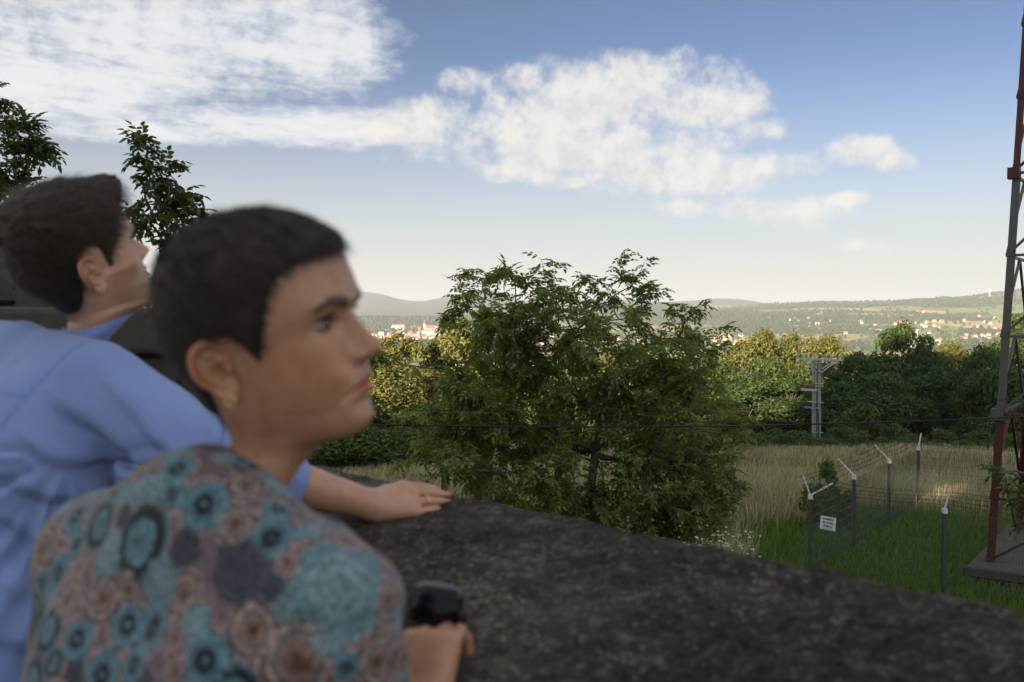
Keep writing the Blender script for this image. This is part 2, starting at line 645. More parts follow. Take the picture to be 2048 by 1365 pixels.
def terrain_material():
    m, nt = material('land')
    geo = nt.n('ShaderNodeNewGeometry').outputs['Position']
    wood = nt.n('ShaderNodeAttribute', {'attribute_name': 'wood'}).outputs['Fac']
    near = nt.n('ShaderNodeAttribute', {'attribute_name': 'dry'}).outputs['Fac']
    mp = nt.n('ShaderNodeMapping', Vector=geo)
    mp.inputs['Scale'].default_value = (1 / 230., 1 / 420., 0)
    mp.inputs['Rotation'].default_value = (0, 0, 0.35)
    vo = nt.n('ShaderNodeTexVoronoi', Vector=mp.outputs[0], Scale=1.0)
    rnd = nt.n('ShaderNodeSeparateColor', Color=vo.outputs['Color']).outputs[0]
    fields = nt.ramp(rnd, [(0, (0.165, 0.21, 0.060)), (.30, (0.23, 0.25, 0.085)), (.45, (0.38, 0.29, 0.14)), (.6, (0.26, 0.275, 0.10)), (.75, (0.44, 0.34, 0.17)), (.9, (0.14, 0.19, 0.06))], 'CONSTANT')
    fields = nt.mix(nt.math('MULTIPLY', nt.noise(geo, 0.03, 5), 0.4), fields, (0.12, 0.15, 0.06))
    n = nt.noise(geo, 0.05, 6, 0.7)
    woods = nt.mix(n, (0.020, 0.034, 0.014), (0.055, 0.075, 0.028))
    c = nt.mix(wood, fields, woods)
    n3 = nt.noise(geo, 0.55, 7, 0.65)
    n4 = nt.noise(geo, 6.0, 5, 0.65)
    straw = nt.mix(n3, (0.15, 0.115, 0.055), (0.24, 0.20, 0.095))
    green = nt.mix(n4, (0.020, 0.040, 0.008), (0.055, 0.095, 0.018))
    g = nt.mix(nt.smooth(nt.math('ADD', near, nt.math('MULTIPLY', nt.math('SUBTRACT', n3, 0.5), 0.7)), 0.35, 0.65), green, straw)
    dist = nt.n('ShaderNodeVectorMath', {'operation': 'LENGTH'}, i0=geo).outputs['Value']
    c = nt.mix(nt.smooth(dist, 300.0, 700.0), g, c)
    b = nt.n('ShaderNodeBsdfPrincipled', Base_Color=c, Roughness=0.95)
    b.inputs['Specular IOR Level'].default_value = 0.1
    nt.set(b, 'Normal', bump(nt, nt.math('ADD', n4, n3), 0.5, 0.06))
    finish(nt, b)


def dry_field(x, y):
    """1 = dry tall meadow, 0 = short green grass"""
    k = sstep(y, 27, 33) * (1 - sstep(y, 74, 90))
    inside = (1 - sstep(np.abs((x - 12.5) * 0.82 - (y - 26.5) * 0.57 - 1.2), 5.2, 6.0)) * (1 - sstep((x - 12.5) * 0.57 + (y - 26.5) * 0.82, 3.0, 5.0))
    left = (1 - sstep(x, 5.2, 7.2)) * sstep(y, 21, 25)
    return np.clip(np.maximum(k, left) - inside * (1 - left), 0, 1)


def build_land():
    terrain_material()
    r = np.concatenate([np.linspace(0.6, 40, 40), np.geomspace(41, 14000, 250)])
    a = np.concatenate([np.linspace(-math.pi, -0.62, 24, endpoint=False), np.linspace(-0.62, 0.62, 240), np.linspace(0.62, math.pi, 24)[1:-1]])
    R, A = np.meshgrid(r, a, indexing='ij')
    X, Y = R * np.sin(A), R * np.cos(A)
    Z = land_z(X, Y)
    back = sstep(np.abs(A), 1.2, 2.2)
    Z = Z * (1 - back) + np.interp(R, [0, 60, 500, 3000, 14000], [G0, G0, -20, -40, -60]) * back
    V = np.stack([X, Y, Z], -1).reshape(-1, 3)
    na = len(a)
    i, j = np.meshgrid(np.arange(len(r) - 1), np.arange(na), indexing='ij')
    j2 = (j + 1) % na
    Q = np.stack([i * na + j, i * na + j2, (i + 1) * na + j2, (i + 1) * na + j], -1).reshape(-1, 4)
    Q = Q[:, ::-1]
    o = obj('terrain', V, Q, 'land')
    w = wood_mask(V[:, 0], V[:, 1]).astype(float)
    attr(o.data, 'wood', w)
    attr(o.data, 'dry', dry_field(V[:, 0], V[:, 1]))
    tag(o, 'hillside meadow falling away to the wide farmed valley and hills', 'ground', kind='structure')


def leaf_material(name, c1, c2, trans=0.35, sheen=0.35):
    m, nt = material(name)
    isl = nt.n('ShaderNodeNewGeometry').outputs['Random Per Island']
    tc = nt.n('ShaderNodeTexCoord').outputs['Object']
    f = nt.math('ADD', nt.math('MULTIPLY', isl, 0.65), nt.math('MULTIPLY', nt.noise(tc, 0.9, 4, 0.6), 0.45))
    c = nt.mix(nt.smooth(f, 0.15, 0.95), c1, c2)
    b = nt.n('ShaderNodeBsdfPrincipled', Base_Color=c, Roughness=0.5)
    b.inputs['Specular IOR Level'].default_value = sheen
    t = nt.n('ShaderNodeBsdfTranslucent', Color=nt.mix(1.0, c, (1.1, 1.2, 0.5), 'MULTIPLY'))
    mx = nt.n('ShaderNodeMixShader', i0=trans)
    nt.t.links.new(b.outputs[0], mx.inputs[1])
    nt.t.links.new(t.outputs[0], mx.inputs[2])
    finish(nt, mx)
    return m


def build_far():
    rnd = np.random.default_rng(5)
    # ------------ woods of the far slopes: thousands of small crowns in one mass
    leaf_material('far_wood', (0.020, 0.036, 0.014), (0.052, 0.075, 0.026), 0.1, 0.1)
    n = 60000
    az = rnd.uniform(-0.18, 0.52, n)
    r = np.exp(rnd.uniform(math.log(2250), math.log(6000), n))
    x, y = r * np.sin(az), r * np.cos(az)
    k = wood_mask(x, y)
    # hedges and garden trees between the houses
    k |= rnd.uniform(0, 1, n) < np.interp(r, [2200, 3500, 4500], [0.10, 0.06, 0.03])
    x, y, r = x[k], y[k], r[k]
    z = land_z(x, y)
    n = len(x)
    # crown = a squashed, jittered octahedron-like ball of 20 faces
    bm = bmesh.new()
    bmesh.ops.create_icosphere(bm, subdivisions=1, radius=1)
    bm.verts.ensure_lookup_table()
    ico = np.array([v.co[:] for v in bm.verts])
    tri = np.array([[v.index for v in f.verts] for f in bm.faces])
    bm.free()
    s = rnd.uniform(3.2, 6.5, n) * np.interp(r, [2200, 6000], [0.85, 1.35])
    V = ico[None] * np.stack([s, s, s * rnd.uniform(0.9, 1.5, n)], -1)[:, None, :] * rnd.uniform(0.75, 1.2, (n, len(ico), 1))
    V += np.stack([x, y, z + s * 0.75], -1)[:, None, :]
    T = (tri[None] + (np.arange(n) * len(ico))[:, None, None]).reshape(-1, 3)
    o = obj('distant_forest', V.reshape(-1, 3), T, 'far_wood', None, True)
    tag(o, 'dark woods and hedgerows covering the far slopes', 'forest', kind='stuff')

    # ------------ houses
    simple('plaster_white', (0.60, 0.55, 0.49), 0.85, var=0.08, scale=0.2)
    simple('plaster_cream', (0.54, 0.45, 0.33), 0.85, var=0.08, scale=0.2)
    simple('roof_red', (0.42, 0.13, 0.07), 0.8, var=0.25, scale=0.4)
    simple('roof_brown', (0.26, 0.12, 0.08), 0.8, var=0.25, scale=0.4)
    simple('roof_grey', (0.30, 0.28, 0.27), 0.8, var=0.2, scale=0.4)
    simple('window_dark', (0.05, 0.05, 0.06), 0.2)

    def house_mesh(w, d, h, rh, wm, rm):
        """gabled house: walls with window recess boxes, roof with overhang"""
        mb = MB()
        V = [(-w / 2, -d / 2, -4), (w / 2, -d / 2, -4), (w / 2, d / 2, -4), (-w / 2, d / 2, -4), (-w / 2, -d / 2, h), (w / 2, -d / 2, h), (w / 2, d / 2, h), (-w / 2, d / 2, h),
             (-w / 2, 0, h + rh), (w / 2, 0, h + rh)]
        F = [(0, 1, 5, 4), (1, 2, 6, 9, 5), (2, 3, 7, 6), (3, 0, 4, 8, 7)]
        mi = [0] * 4
        mb.add(V, F)
        o_, t = 0.5, 0.35
        k = rh / (d / 2)
        for sg in (-1, 1):
            a = [(-w / 2 - o_, sg * (d / 2 + o_), h - o_ * k), (w / 2 + o_, sg * (d / 2 + o_), h - o_ * k), (w / 2 + o_, 0, h + rh), (-w / 2 - o_, 0, h + rh)]
            a += [(p[0], p[1], p[2] + t) for p in a]
            mb.add(a, [(0, 1, 2, 3), (4, 7, 6, 5), (0, 4, 5, 1), (1, 5, 6, 2), (2, 6, 7, 3), (3, 7, 4, 0)])
            mi += [1] * 6
        mb.box((w * 0.2, d * 0.12, h + rh), (0.9, 0.9, 2.2))
        mi += [0] * 6
        nw = max(2, int(w / 3.2))
        for fl in range(max(1, int(h / 2.9))):
            for q in range(nw):
                xx = -w / 2 + w * (q + 0.5) / nw
                mb.box((xx, -d / 2 - 0.02, 1.6 + fl * 2.8), (1.2, 0.12, 1.4))
                mi += [2] * 6
        return mesh_data('house', np.array(mb.v), mb.f, (wm, rm, 'window_dark'), False, mi)
    protos = [house_mesh(11, 9, 5.5, 4.0, 'plaster_white', 'roof_red'), house_mesh(13, 9, 4.2, 4.5, 'plaster_cream', 'roof_red'), house_mesh(10, 9, 6, 4, 'plaster_white', 'roof_brown'),
              house_mesh(15, 10, 6, 4.2, 'plaster_white', 'roof_grey'), house_mesh(12, 10, 5, 4.6, 'plaster_white', 'roof_red')]
    blocks = [house_mesh(46, 12, 14, 3.0, 'plaster_white', 'roof_red'), house_mesh(34, 12, 11, 3.0, 'plaster_white', 'roof_grey'), house_mesh(40, 12, 13, 2.5, 'plaster_cream', 'roof_red')]
    zones = [  # (u0, u1, v0, v1, count, prototypes, label, group)
        (735, 905, 653, 692, 120, protos, 'in the valley town left of the walnut tree', 'houses of the town in the valley'),
        (1000, 1330, 662, 700, 40, protos, 'in the valley, glimpsed through the walnut tree', 'houses glimpsed through the walnut tree'),
        (1420, 1500, 668, 700, 26, protos, 'in the town just right of the walnut crown', 'town houses right of the walnut tree'),
        (1520, 1790, 628, 672, 46, protos, 'on the far slope above the power pole', 'farmhouses on the slope above the pole'),
        (1790, 2048, 625, 702, 60, protos, 'on the far slope left of the mast', 'houses on the slope left of the tower')]
    for u0, u1, v0, v1, cnt, pr, lab, grp in zones:
        for k in range(cnt):
            for _ in range(30):
                u, v = rnd.uniform(u0, u1), rnd.uniform(v0, v1)
                if u0 == 735:
                    u = rnd.normal(835, 42)
                    v = rnd.normal(667 + abs(u - 850) * 0.10, 9)
                if not (u0 - 20 < u < u1 + 12 and v0 < v < v1):
                    continue
                a0 = math.atan((u - 1024) / FPX)
                rr = np.geomspace(2200, 5600, 400)
                zz = land_z(rr * math.sin(a0), rr * math.cos(a0))
                sl = zz / (rr * math.cos(a0))
                tgt = (635 - v) / FPX
                hit = np.flatnonzero(sl > tgt)
                if len(hit):
                    break
            else:
                continue
            R_ = rr[hit[0]]
            p = (R_ * math.sin(a0), R_ * math.cos(a0), float(zz[hit[0]]))
            big = rnd.uniform() < 0.05 and u0 in (735, 1420)
            kind = int(rnd.integers(3 if big else len(pr)))
            me = (blocks if big else pr)[kind]
            o = link('block_of_flats' if big else 'house', me, None, p)
            o.rotation_euler = (0, 0, rnd.uniform(-0.9, 0.9))
            s = rnd.uniform(0.7, 1.1)
            o.scale = (s, s, s)
            look = (('white', 'red roof'), ('white', 'grey roof'), ('cream', 'red roof'))[kind] if big else \
                (('white', 'red roof'), ('cream', 'red roof'), ('tall white', 'brown roof'), ('long white', 'grey roof'), ('broad white', 'steep red roof'))[kind]
            tag(o, '%s %s with %s %s' % (look[0], 'block of flats' if big else 'house', look[1], lab), 'building' if big else 'house', grp)
    # church with a tower in the middle of the town
    a0 = math.atan((860 - 1024) / FPX)
    p = np.array([3250 * math.sin(a0), 3250 * math.cos(a0), 0])
    p[2] = float(land_z(p[0], p[1]))
    ch = empty('church', p)
    nv = link('nave', house_mesh(30, 14, 13, 10, 'plaster_white', 'roof_red'), ch)
    MB().box((-18, 0, 12), (7, 7, 30)).build('steeple', 'plaster_white', ch)
    MB().lathe([(5.2, 0), (3.0, 6), (0.2, 15)], 4, np.array([[1, 0, 0, -18], [0, 1, 0, 0], [0, 0, 1, 27], [0, 0, 0, 1.]])).build('spire', 'roof_red', ch)
    ch.rotation_euler = (0, 0, 0.3)
    tag(ch, 'white church with steeple and red roof amid the valley town', 'church')
    # white water tower on the slope
    q = at(1979, 622, 5000)
    q[2] = float(land_z(q[0], q[1]))
    wt = empty('water_tower', q)
    MB().lathe([(3.0, -3), (2.4, 20)], 14).build('shaft', 'plaster_white', wt, True)
    MB().lathe([(2.4, 20), (8.5, 27), (8.5, 31), (1, 34)], 20).build('tank', 'plaster_white', wt, True)
    tag(wt, 'tiny white water tower on the slope left of the lattice mast', 'water tower')


if 'terrain' in PARTS:
    build_land()
if 'far' in PARTS:
    build_far()


# ================================================================== parapet, terrace, stonework
WN, WT = np.array([0.735, 0.678, 0]), np.array([0.678, -0.735, 0])
S_FAR, S_NEAR, Z_FAR, Z_NEAR = 1.247, 0.625, -0.345, -0.400


def concrete_material():
    m, nt = material('old_concrete')
    tc = nt.n('ShaderNodeTexCoord').outputs['Object']
    n1 = nt.noise(tc, 5, 6, 0.65)
    n2 = nt.noise(tc, 58, 6, 0.75)
    n3 = nt.noise(tc, 170, 4, 0.7)
    n5 = nt.noise(tc, 22, 5, 0.65)
    vo = nt.n('ShaderNodeTexVoronoi', Vector=tc, Scale=120.0)
    vd = vo.outputs['Distance']
    c = nt.mix(nt.smooth(n2, 0.30, 0.70), (0.016, 0.0145, 0.0135), (0.085, 0.076, 0.068))
    c = nt.mix(nt.math('MULTIPLY', nt.smooth(n3, 0.50, 0.66), 0.75), c, (0.16, 0.146, 0.13))
    vc = nt.n('ShaderNodeSeparateColor', Color=vo.outputs['Color']).outputs[0]
    v2 = nt.n('ShaderNodeTexVoronoi', Vector=tc, Scale=60.0)
    vc2 = nt.n('ShaderNodeSeparateColor', Color=v2.outputs['Color']).outputs[0]
    peb = nt.math('MULTIPLY', nt.smooth(nt.math('ADD', nt.math('MULTIPLY', vc, 0.6), nt.math('MULTIPLY', vc2, 0.55)), 0.60, 1.05), nt.smooth(vd, 0.62, 0.30))
    c = nt.mix(nt.math('MULTIPLY', peb, 0.8), c, (0.30, 0.265, 0.23))
    c = nt.mix(nt.math('MULTIPLY', nt.smooth(vc2, 0.42, 0.10), 0.35), c, (0.012, 0.010, 0.009))
    c = nt.mix(nt.math('MULTIPLY', nt.smooth(n5, 0.52, 0.72), 0.6), c, (0.15, 0.137, 0.122))
    c = nt.mix(nt.math('MULTIPLY', nt.smooth(n5, 0.48, 0.30), 0.4), c, (0.024, 0.017, 0.015))
    c = nt.mix(nt.math('MULTIPLY', nt.smooth(n1, 0.50, 0.72), 0.45), c, (0.115, 0.105, 0.093))
    moss = nt.smooth(nt.noise(tc, 3.1, 5, 0.6), 0.55, 0.75)
    c = nt.mix(nt.math('MULTIPLY', moss, 0.35), c, (0.040, 0.040, 0.026))
    st = nt.noise(tc, 1.7, 5, 0.6)
    c = nt.mix(nt.smooth(st, 0.40, 0.62), nt.mix(1.0, c, (0.62, 0.60, 0.60), 'MULTIPLY'), nt.mix(1.0, c, (1.25, 1.22, 1.15), 'MULTIPLY'))
    lich = nt.math('MULTIPLY', nt.smooth(nt.noise(tc, 11, 6, 0.7), 0.60, 0.68), 0.6)
    c = nt.mix(lich, c, (0.19, 0.185, 0.16))
    b = nt.n('ShaderNodeBsdfPrincipled', Base_Color=c, Roughness=0.95)
    b.inputs['Specular IOR Level'].default_value = 0.15
    h = nt.math('ADD', nt.math('ADD', nt.math('MULTIPLY', vd, -0.35), nt.math('MULTIPLY', n2, 1.3)), nt.math('MULTIPLY', n3, 0.8))
    nt.set(b, 'Normal', bump(nt, h, 0.9, 0.008))
    finish(nt, b)


def stone_material(name, a, b_):
    m, nt = material(name)
    tc = nt.n('ShaderNodeTexCoord').outputs['Object']
    geo = nt.n('ShaderNodeNewGeometry').outputs['Position']
    rv = nt.n('ShaderNodeObjectInfo').outputs['Random']
    n1 = nt.noise(geo, 9, 7, 0.7)
    n2 = nt.noise(geo, 70, 5, 0.7)
    c = nt.mix(n1, a, b_)
    c = nt.mix(nt.math('MULTIPLY', rv, 0.35), c, tuple(x * 0.5 for x in a))
    c = nt.mix(nt.math('MULTIPLY', n2, 0.4), c, tuple(x * 0.4 for x in a))
    b = nt.n('ShaderNodeBsdfPrincipled', Base_Color=c, Roughness=0.92)
    nt.set(b, 'Normal', bump(nt, nt.math('ADD', n1, n2), 0.8, 0.012))
    finish(nt, b)


def build_wall():
    concrete_material()
    stone_material('rubble_stone', (0.055, 0.050, 0.040), (0.11, 0.098, 0.08))
    stone_material('slab_stone', (0.055, 0.052, 0.044), (0.095, 0.088, 0.075))
    stone_material('terrace_stone', (0.40, 0.37, 0.32), (0.52, 0.48, 0.42))  # pale tone chosen to bounce light up onto the faces
    stone_material('castle_stone', (0.50, 0.46, 0.40), (0.64, 0.60, 0.53))  # pale tone chosen so the unseen castle bounces light
    # profile across the parapet: inner face, rounded arris, sloping top, rounded arris, outer face
    prof = [(S_NEAR, z) for z in np.linspace(FLOOR - 0.3, Z_NEAR - 0.05, 24)]
    for a in np.linspace(0.1, 0.9, 5):
        w = a * math.pi / 2
        prof.append((S_NEAR + 0.035 * (1 - math.cos(w)), Z_NEAR - 0.035 + 0.037 * math.sin(w)))
    for s in np.linspace(S_NEAR + 0.04, S_FAR - 0.03, 92):
        prof.append((s, Z_NEAR + (Z_FAR - Z_NEAR) * (s - S_NEAR) / (S_FAR - S_NEAR) + 0.002))
    for a in np.linspace(0.05, 0.95, 7):
        w = a * math.pi / 2
        prof.append((S_FAR - 0.026 + 0.026 * math.sin(w), Z_FAR - 0.026 + 0.026 * math.cos(w)))
    prof += [(S_FAR, z) for z in np.concatenate([np.linspace(Z_FAR - 0.04, -1.0, 40), np.linspace(-1.2, G0 - 0.4, 16)])]
    prof = np.array(prof)
    tau = np.concatenate([np.linspace(-3.35, -2.4, 60), np.linspace(-2.39, 0.4, 430), np.linspace(0.42, 5.0, 120)])
    Tq, K = np.meshgrid(tau, np.arange(len(prof)), indexing='ij')
    P = prof[K][..., 0, None] * WN + Tq[..., None] * WT
    P[..., 2] = prof[K][..., 1]
    P = P.reshape(-1, 3)
    n = len(prof)
    i, j = np.meshgrid(np.arange(len(tau) - 1), np.arange(n - 1), indexing='ij')
    Q = np.stack([i * n + j, (i + 1) * n + j, (i + 1) * n + j + 1, i * n + j + 1], -1).reshape(-1, 4)
    N = normals(P, Q)
    if N[:, 2].sum() < 0:
        Q = Q[:, ::-1]
        N = -N
    top = P[:, 2] > -0.5
    P = P + N * (0.0045 * vnoise(P, 61, 2, 7) + np.where(top, 0.0036, 0.005) * vnoise(P, 62, 3, 34, 0.65))[:, None]
    # end caps
    caps = []
    o = obj('parapet', P, Q, 'old_concrete')
    tag(o, 'broad dark roughcast concrete parapet the man and woman lean on', 'parapet')
    # terrace floor on the inner side
    pts = [WN * 0.9 + WT * -3.3, WN * 0.9 + WT * 5.0, WN * -9 + WT * 9.0, WN * -9 + WT * -10.0, WN * 0.9 + WT * -10.0]
    a = np.array([[p[0], p[1], FLOOR] for p in pts])
    b = a.copy()
    b[:, 2] = G0 - 0.5
    k = len(a)
    F = [tuple(range(k)), tuple(range(k, 2 * k))[::-1]] + [(i, (i + 1) % k, k + (i + 1) % k, k + i) for i in range(k)]
    o = obj('terrace_floor', np.vstack([a, b]), F, 'terrace_stone', None, False)
    tag(o, 'stone terrace floor behind the parapet', 'terrace', kind='structure')
    # ---------------- stone pier behind the man, where the parapet ends
    rnd = np.random.default_rng(3)
    root = empty('stone_pier', (-1.75, 3.40, FLOOR))
    off = -np.array(root.location)
    MB().box(np.array([-1.80, 3.42, -2.75]) + off, (1.50, 0.66, 5.5)).build('core', 'rubble_stone', root)
    proto = []
    for q in range(5):                            # rough quarry-faced blocks
        bm = bmesh.new()
        bmesh.ops.create_cube(bm, size=1)
        bmesh.ops.subdivide_edges(bm, edges=bm.edges[:], cuts=2, use_grid_fill=True)
        V = np.array([v.co[:] for v in bm.verts])
        d = 0.06 * vnoise(V * 3, 70 + q, 2, 1.4)
        for v, e in zip(bm.verts, d):
            v.co = v.co * (1 + e) * (0.93 if sum(abs(abs(c) - 0.5) < 1e-4 for c in v.co) >= 2 else 1.0)
        me = bpy.data.meshes.new('stone')
        bm.to_mesh(me)
        bm.free()
        me.materials.append(MATS['rubble_stone'])
        proto.append(me)
    z = -1.62
    while z < -0.12:
        h = rnd.uniform(0.13, 0.21)
        h = min(h, -0.115 - z) if -0.115 - z < 0.24 else h
        x = -2.56
        while x < -1.06:
            w = rnd.uniform(0.2, 0.42)
            if x + w > -1.16:
                w = -1.04 - x
            st = link('stone', proto[rnd.integers(5)], root, np.array([x + w / 2, 3.095, z + h / 2]) + off)
            st.scale = (w - 0.014, 0.10 + rnd.uniform(-.015, .02), h - 0.014)
            x += w
        y = 3.10
        while y < 3.70:
            w = rnd.uniform(0.2, 0.35)
            st = link('stone', proto[rnd.integers(5)], root, np.array([-1.055, y + w / 2, z + h / 2]) + off)
            st.scale = (0.10, w - 0.014, h - 0.014)
            y += w
        z += h
    # smooth coping slabs
    for x0, x1, z0, z1 in ((-2.58, -1.62, -0.112, 0.035), (-1.61, -1.00, -0.112, 0.030)):
        mb = MB().box(np.array([(x0 + x1) / 2, 3.40, (z0 + z1) / 2]) + off, (x1 - x0, 0.80, z1 - z0))
        o = mb.build('coping_stone', 'slab_stone', root)
        md = o.modifiers.new('bevel', 'BEVEL')
        md.width = 0.018
        md.segments = 2
    tag(root, 'dark rubble stone pier with smooth coping behind the man', 'pier')
    # taller buttress at the left edge
    root = empty('stone_buttress', (-2.22, 4.2, FLOOR))
    off = -np.array(root.location) + np.array([0.075, 0, 0])
    MB().box(np.array([-2.42, 4.32, -2.6]) + off, (0.78, 0.8, 5.82)).build('core', 'rubble_stone', root)
    z = -0.6
    for q in range(6):
        h = 0.16
        x = -2.82
        while x < -2.06:
            w = rnd.uniform(0.18, 0.32)
            if x + w > -2.14:
                w = -2.03 - x
            st = link('stone', proto[rnd.integers(5)], root, np.array([x + w / 2, 3.90, z + h / 2]) + off)
            st.scale = (w - 0.014, 0.10, h - 0.014)
            x += w
        z += h
    o = MB().box(np.array([-2.42, 4.28, 0.345]) + off, (0.86, 0.94, 0.07)).build('coping_stone', 'slab_stone', root)
    o = MB().box(np.array([-2.42, 3.86, 0.085]) + off, (0.80, 0.14, 0.04)).build('string_course', 'slab_stone', root)
    tag(root, 'dark stone buttress at the left edge beside the man\'s head', 'buttress')


def build_castle():
    """unseen castle behind the viewer, placed and sized to shade terrace, walnut and fence"""
    root = empty('castle', (-45, -52, G0))
    tag(root, 'unseen stone castle behind the viewer, shaped to shade the terrace', 'castle', kind='structure')
    off = -np.array(root.location)

    def wing(x0, x1, y0, y1, h, name):
        mb = MB().box(np.array([(x0 + x1) / 2, (y0 + y1) / 2, (h + G0 - 1) / 2]) + off, (x1 - x0, y1 - y0, h - G0 + 1))
        wl = mb.build('wall', 'castle_stone', root)
        k = int((x1 - x0) / 4.2)
        for fl in range(int(h / 4.5)):
            for q in range(k):
                x = x0 + (x1 - x0) * (q + 0.5) / k
                MB().box(np.array([x, y1 + 0.02, 1.6 + 4.4 * fl]) + off, (1.2, 0.2, 2.0)).build('window', 'window_dark', wl)
        r = MB()
        e = 0.6
        V = [(x0 - e, y0 - e, h), (x1 + e, y0 - e, h), (x1 + e, y1 + e, h), (x0 - e, y1 + e, h), (x0 + 3, (y0 + y1) / 2, h + 4), (x1 - 3, (y0 + y1) / 2, h + 4)]
        r.add(np.array(V) + off, [(0, 1, 2, 3), (0, 4, 5, 1), (1, 5, 2), (2, 5, 4, 3), (3, 4, 0)]).build('roof', 'roof_brown', root)
    for a in CASTLE:
        wing(*a, 'wing')
    x0, x1, y0, y1, za, zb, h = SUN_GAP
    MB().box(np.array([(x0 + x1) / 2, (y0 + y1) / 2, (za + G0 - 1) / 2]) + off, (x1 - x0, y1 - y0, za - G0 + 1)).build('wall', 'castle_stone', root)
    MB().box(np.array([(x0 + x1) / 2, (y0 + y1) / 2, (h + zb) / 2]) + off, (x1 - x0, y1 - y0, h - zb)).build('wall', 'castle_stone', root)


CASTLE = [(-80.0, -58.0, -60.0, -46.0, 17.0), (-58.0, -41.0, -55.0, -45.0, 35.0), (-41.0, -33.9, -47.0, -45.0, 30.0), (-31.6, -17.0, -58.0, -45.0, 30.0)]  # unseen wings, heights and spans set by where their shadows must fall
# slot added in the unseen castle to let one streak of sun through
SUN_GAP = (-33.9, -31.6, -47.0, -45.0, 13.35, 14.3, 30.0)
if 'wall' in PARTS:
    build_wall()
if 'castle' in PARTS:
    if 'window_dark' not in MATS:
        simple('window_dark', (0.05, 0.05, 0.06), 0.2)
    if 'roof_brown' not in MATS:
        simple('roof_brown', (0.26, 0.12, 0.08), 0.8)
    build_castle()


# ================================================================== trees, grass, fence, mast
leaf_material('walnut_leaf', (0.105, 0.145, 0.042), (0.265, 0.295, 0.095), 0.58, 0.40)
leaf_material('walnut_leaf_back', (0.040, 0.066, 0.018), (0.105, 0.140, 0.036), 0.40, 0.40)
leaf_material('oak_leaf', (0.048, 0.086, 0.024), (0.112, 0.160, 0.044), 0.42, 0.3)
leaf_material('alder_leaf', (0.040, 0.075, 0.022), (0.092, 0.140, 0.042), 0.42, 0.3)
leaf_material('sunlit_birch_leaf', (0.100, 0.115, 0.030), (0.190, 0.190, 0.055), 0.35, 0.3)  # yellow-green leaf, lightened so its colour carries some of the sun
leaf_material('bush_leaf', (0.055, 0.095, 0.018), (0.115, 0.165, 0.035), 0.35, 0.3)
simple('bark', (0.105, 0.088, 0.070), 0.9, var=0.4, scale=14, bmp=0.6)
simple('birch_bark', (0.42, 0.40, 0.36), 0.8, var=0.4, scale=6)


def compound_leaf(rnd, nl=7, ln=0.15, wd=0.078, rach=0.30):
    """pinnate leaf: rachis with paired drooping leaflets, base at the origin, along +x"""
    V, Q = [], []

    def leaflet(p, d, up, L, W):
        s = np.cross(d, up)
        s /= np.linalg.norm(s)
        k = len(V)
        c = up * 0.16 * W
        V.extend([p, p + d * L * 0.42 + s * W * 0.5 + c, p + d * L * 0.45 - up * 0.02, p + d * L * 0.42 - s * W * 0.5 + c, p + d * L * 0.97 - up * 0.18 * L])
        V.extend([p + d * L * 0.75 + s * W * 0.34 - up * .05 * L, p + d * L * 0.75 - s * W * 0.34 - up * .05 * L])
        Q.extend([(k, k + 1, k + 5, k + 2), (k + 2, k + 5, k + 4, k + 4), (k, k + 2, k + 6, k + 3), (k + 2, k + 4, k + 6, k + 6)])
    X, Yv, Zv = np.eye(3)
    m = nl // 2
    sag = rnd.uniform(0.15, 0.5)
    for q in range(m):
        t = (q + 1.0) / (m + 0.6)
        p = X * rach * t - Zv * sag * rach * t * t
        for sg in (-1, 1):
            d = X * 0.5 + Yv * sg * 0.85 - Zv * rnd.uniform(0.1, 0.5)
            d /= np.linalg.norm(d)
            up = Zv * 0.9 - Yv * sg * rnd.uniform(-0.2, 0.5) + X * rnd.uniform(-.2, .2)
            leaflet(p, d, up / np.linalg.norm(up), ln * rnd.uniform(0.75, 1.05), wd * rnd.uniform(0.85, 1.1))
    p = X * rach - Zv * sag * rach
    d = X - Zv * (0.4 + sag)
    leaflet(p, d / np.linalg.norm(d), Zv, ln * 1.1, wd * 1.1)
    k = len(V)                                    # the stalk
    a, b = np.zeros(3), p
    V.extend([a + Yv * .004, a - Yv * .004, b - Yv * .002, b + Yv * .002])
    Q.append((k, k + 1, k + 2, k + 3))
    V = np.array(V)
    F = []
    for q in Q:
        F.append((q[0], q[1], q[2]))
        if q[3] != q[2]:
            F.append((q[0], q[2], q[3]))
    return V, np.array(F)


def rot_align(d, rnd):
    """random rotation whose x axis is d and whose z is roughly up"""
    R, _ = frame((0, 0, 0), d)
    w = rnd.normal(0, 0.35)
    c, s = math.cos(w), math.sin(w)
    return R @ np.array([[1, 0, 0], [0, c, -s], [0, s, c]])


def curve_pts(a, b, rnd, n=8, sag=0.0, jit=0.06):
    a, b = np.asarray(a, float), np.asarray(b, float)
    t = np.linspace(0, 1, n)[:, None]
    L = np.linalg.norm(b - a)
    w = np.array([rnd.normal(0, jit * L), rnd.normal(0, jit * L), rnd.normal(0, jit * L) + sag * L])
    w2 = rnd.normal(0, jit * L * 0.5, 3)
    return a + (b - a) * t + w * np.sin(t * math.pi) + w2 * np.sin(2 * t * math.pi)


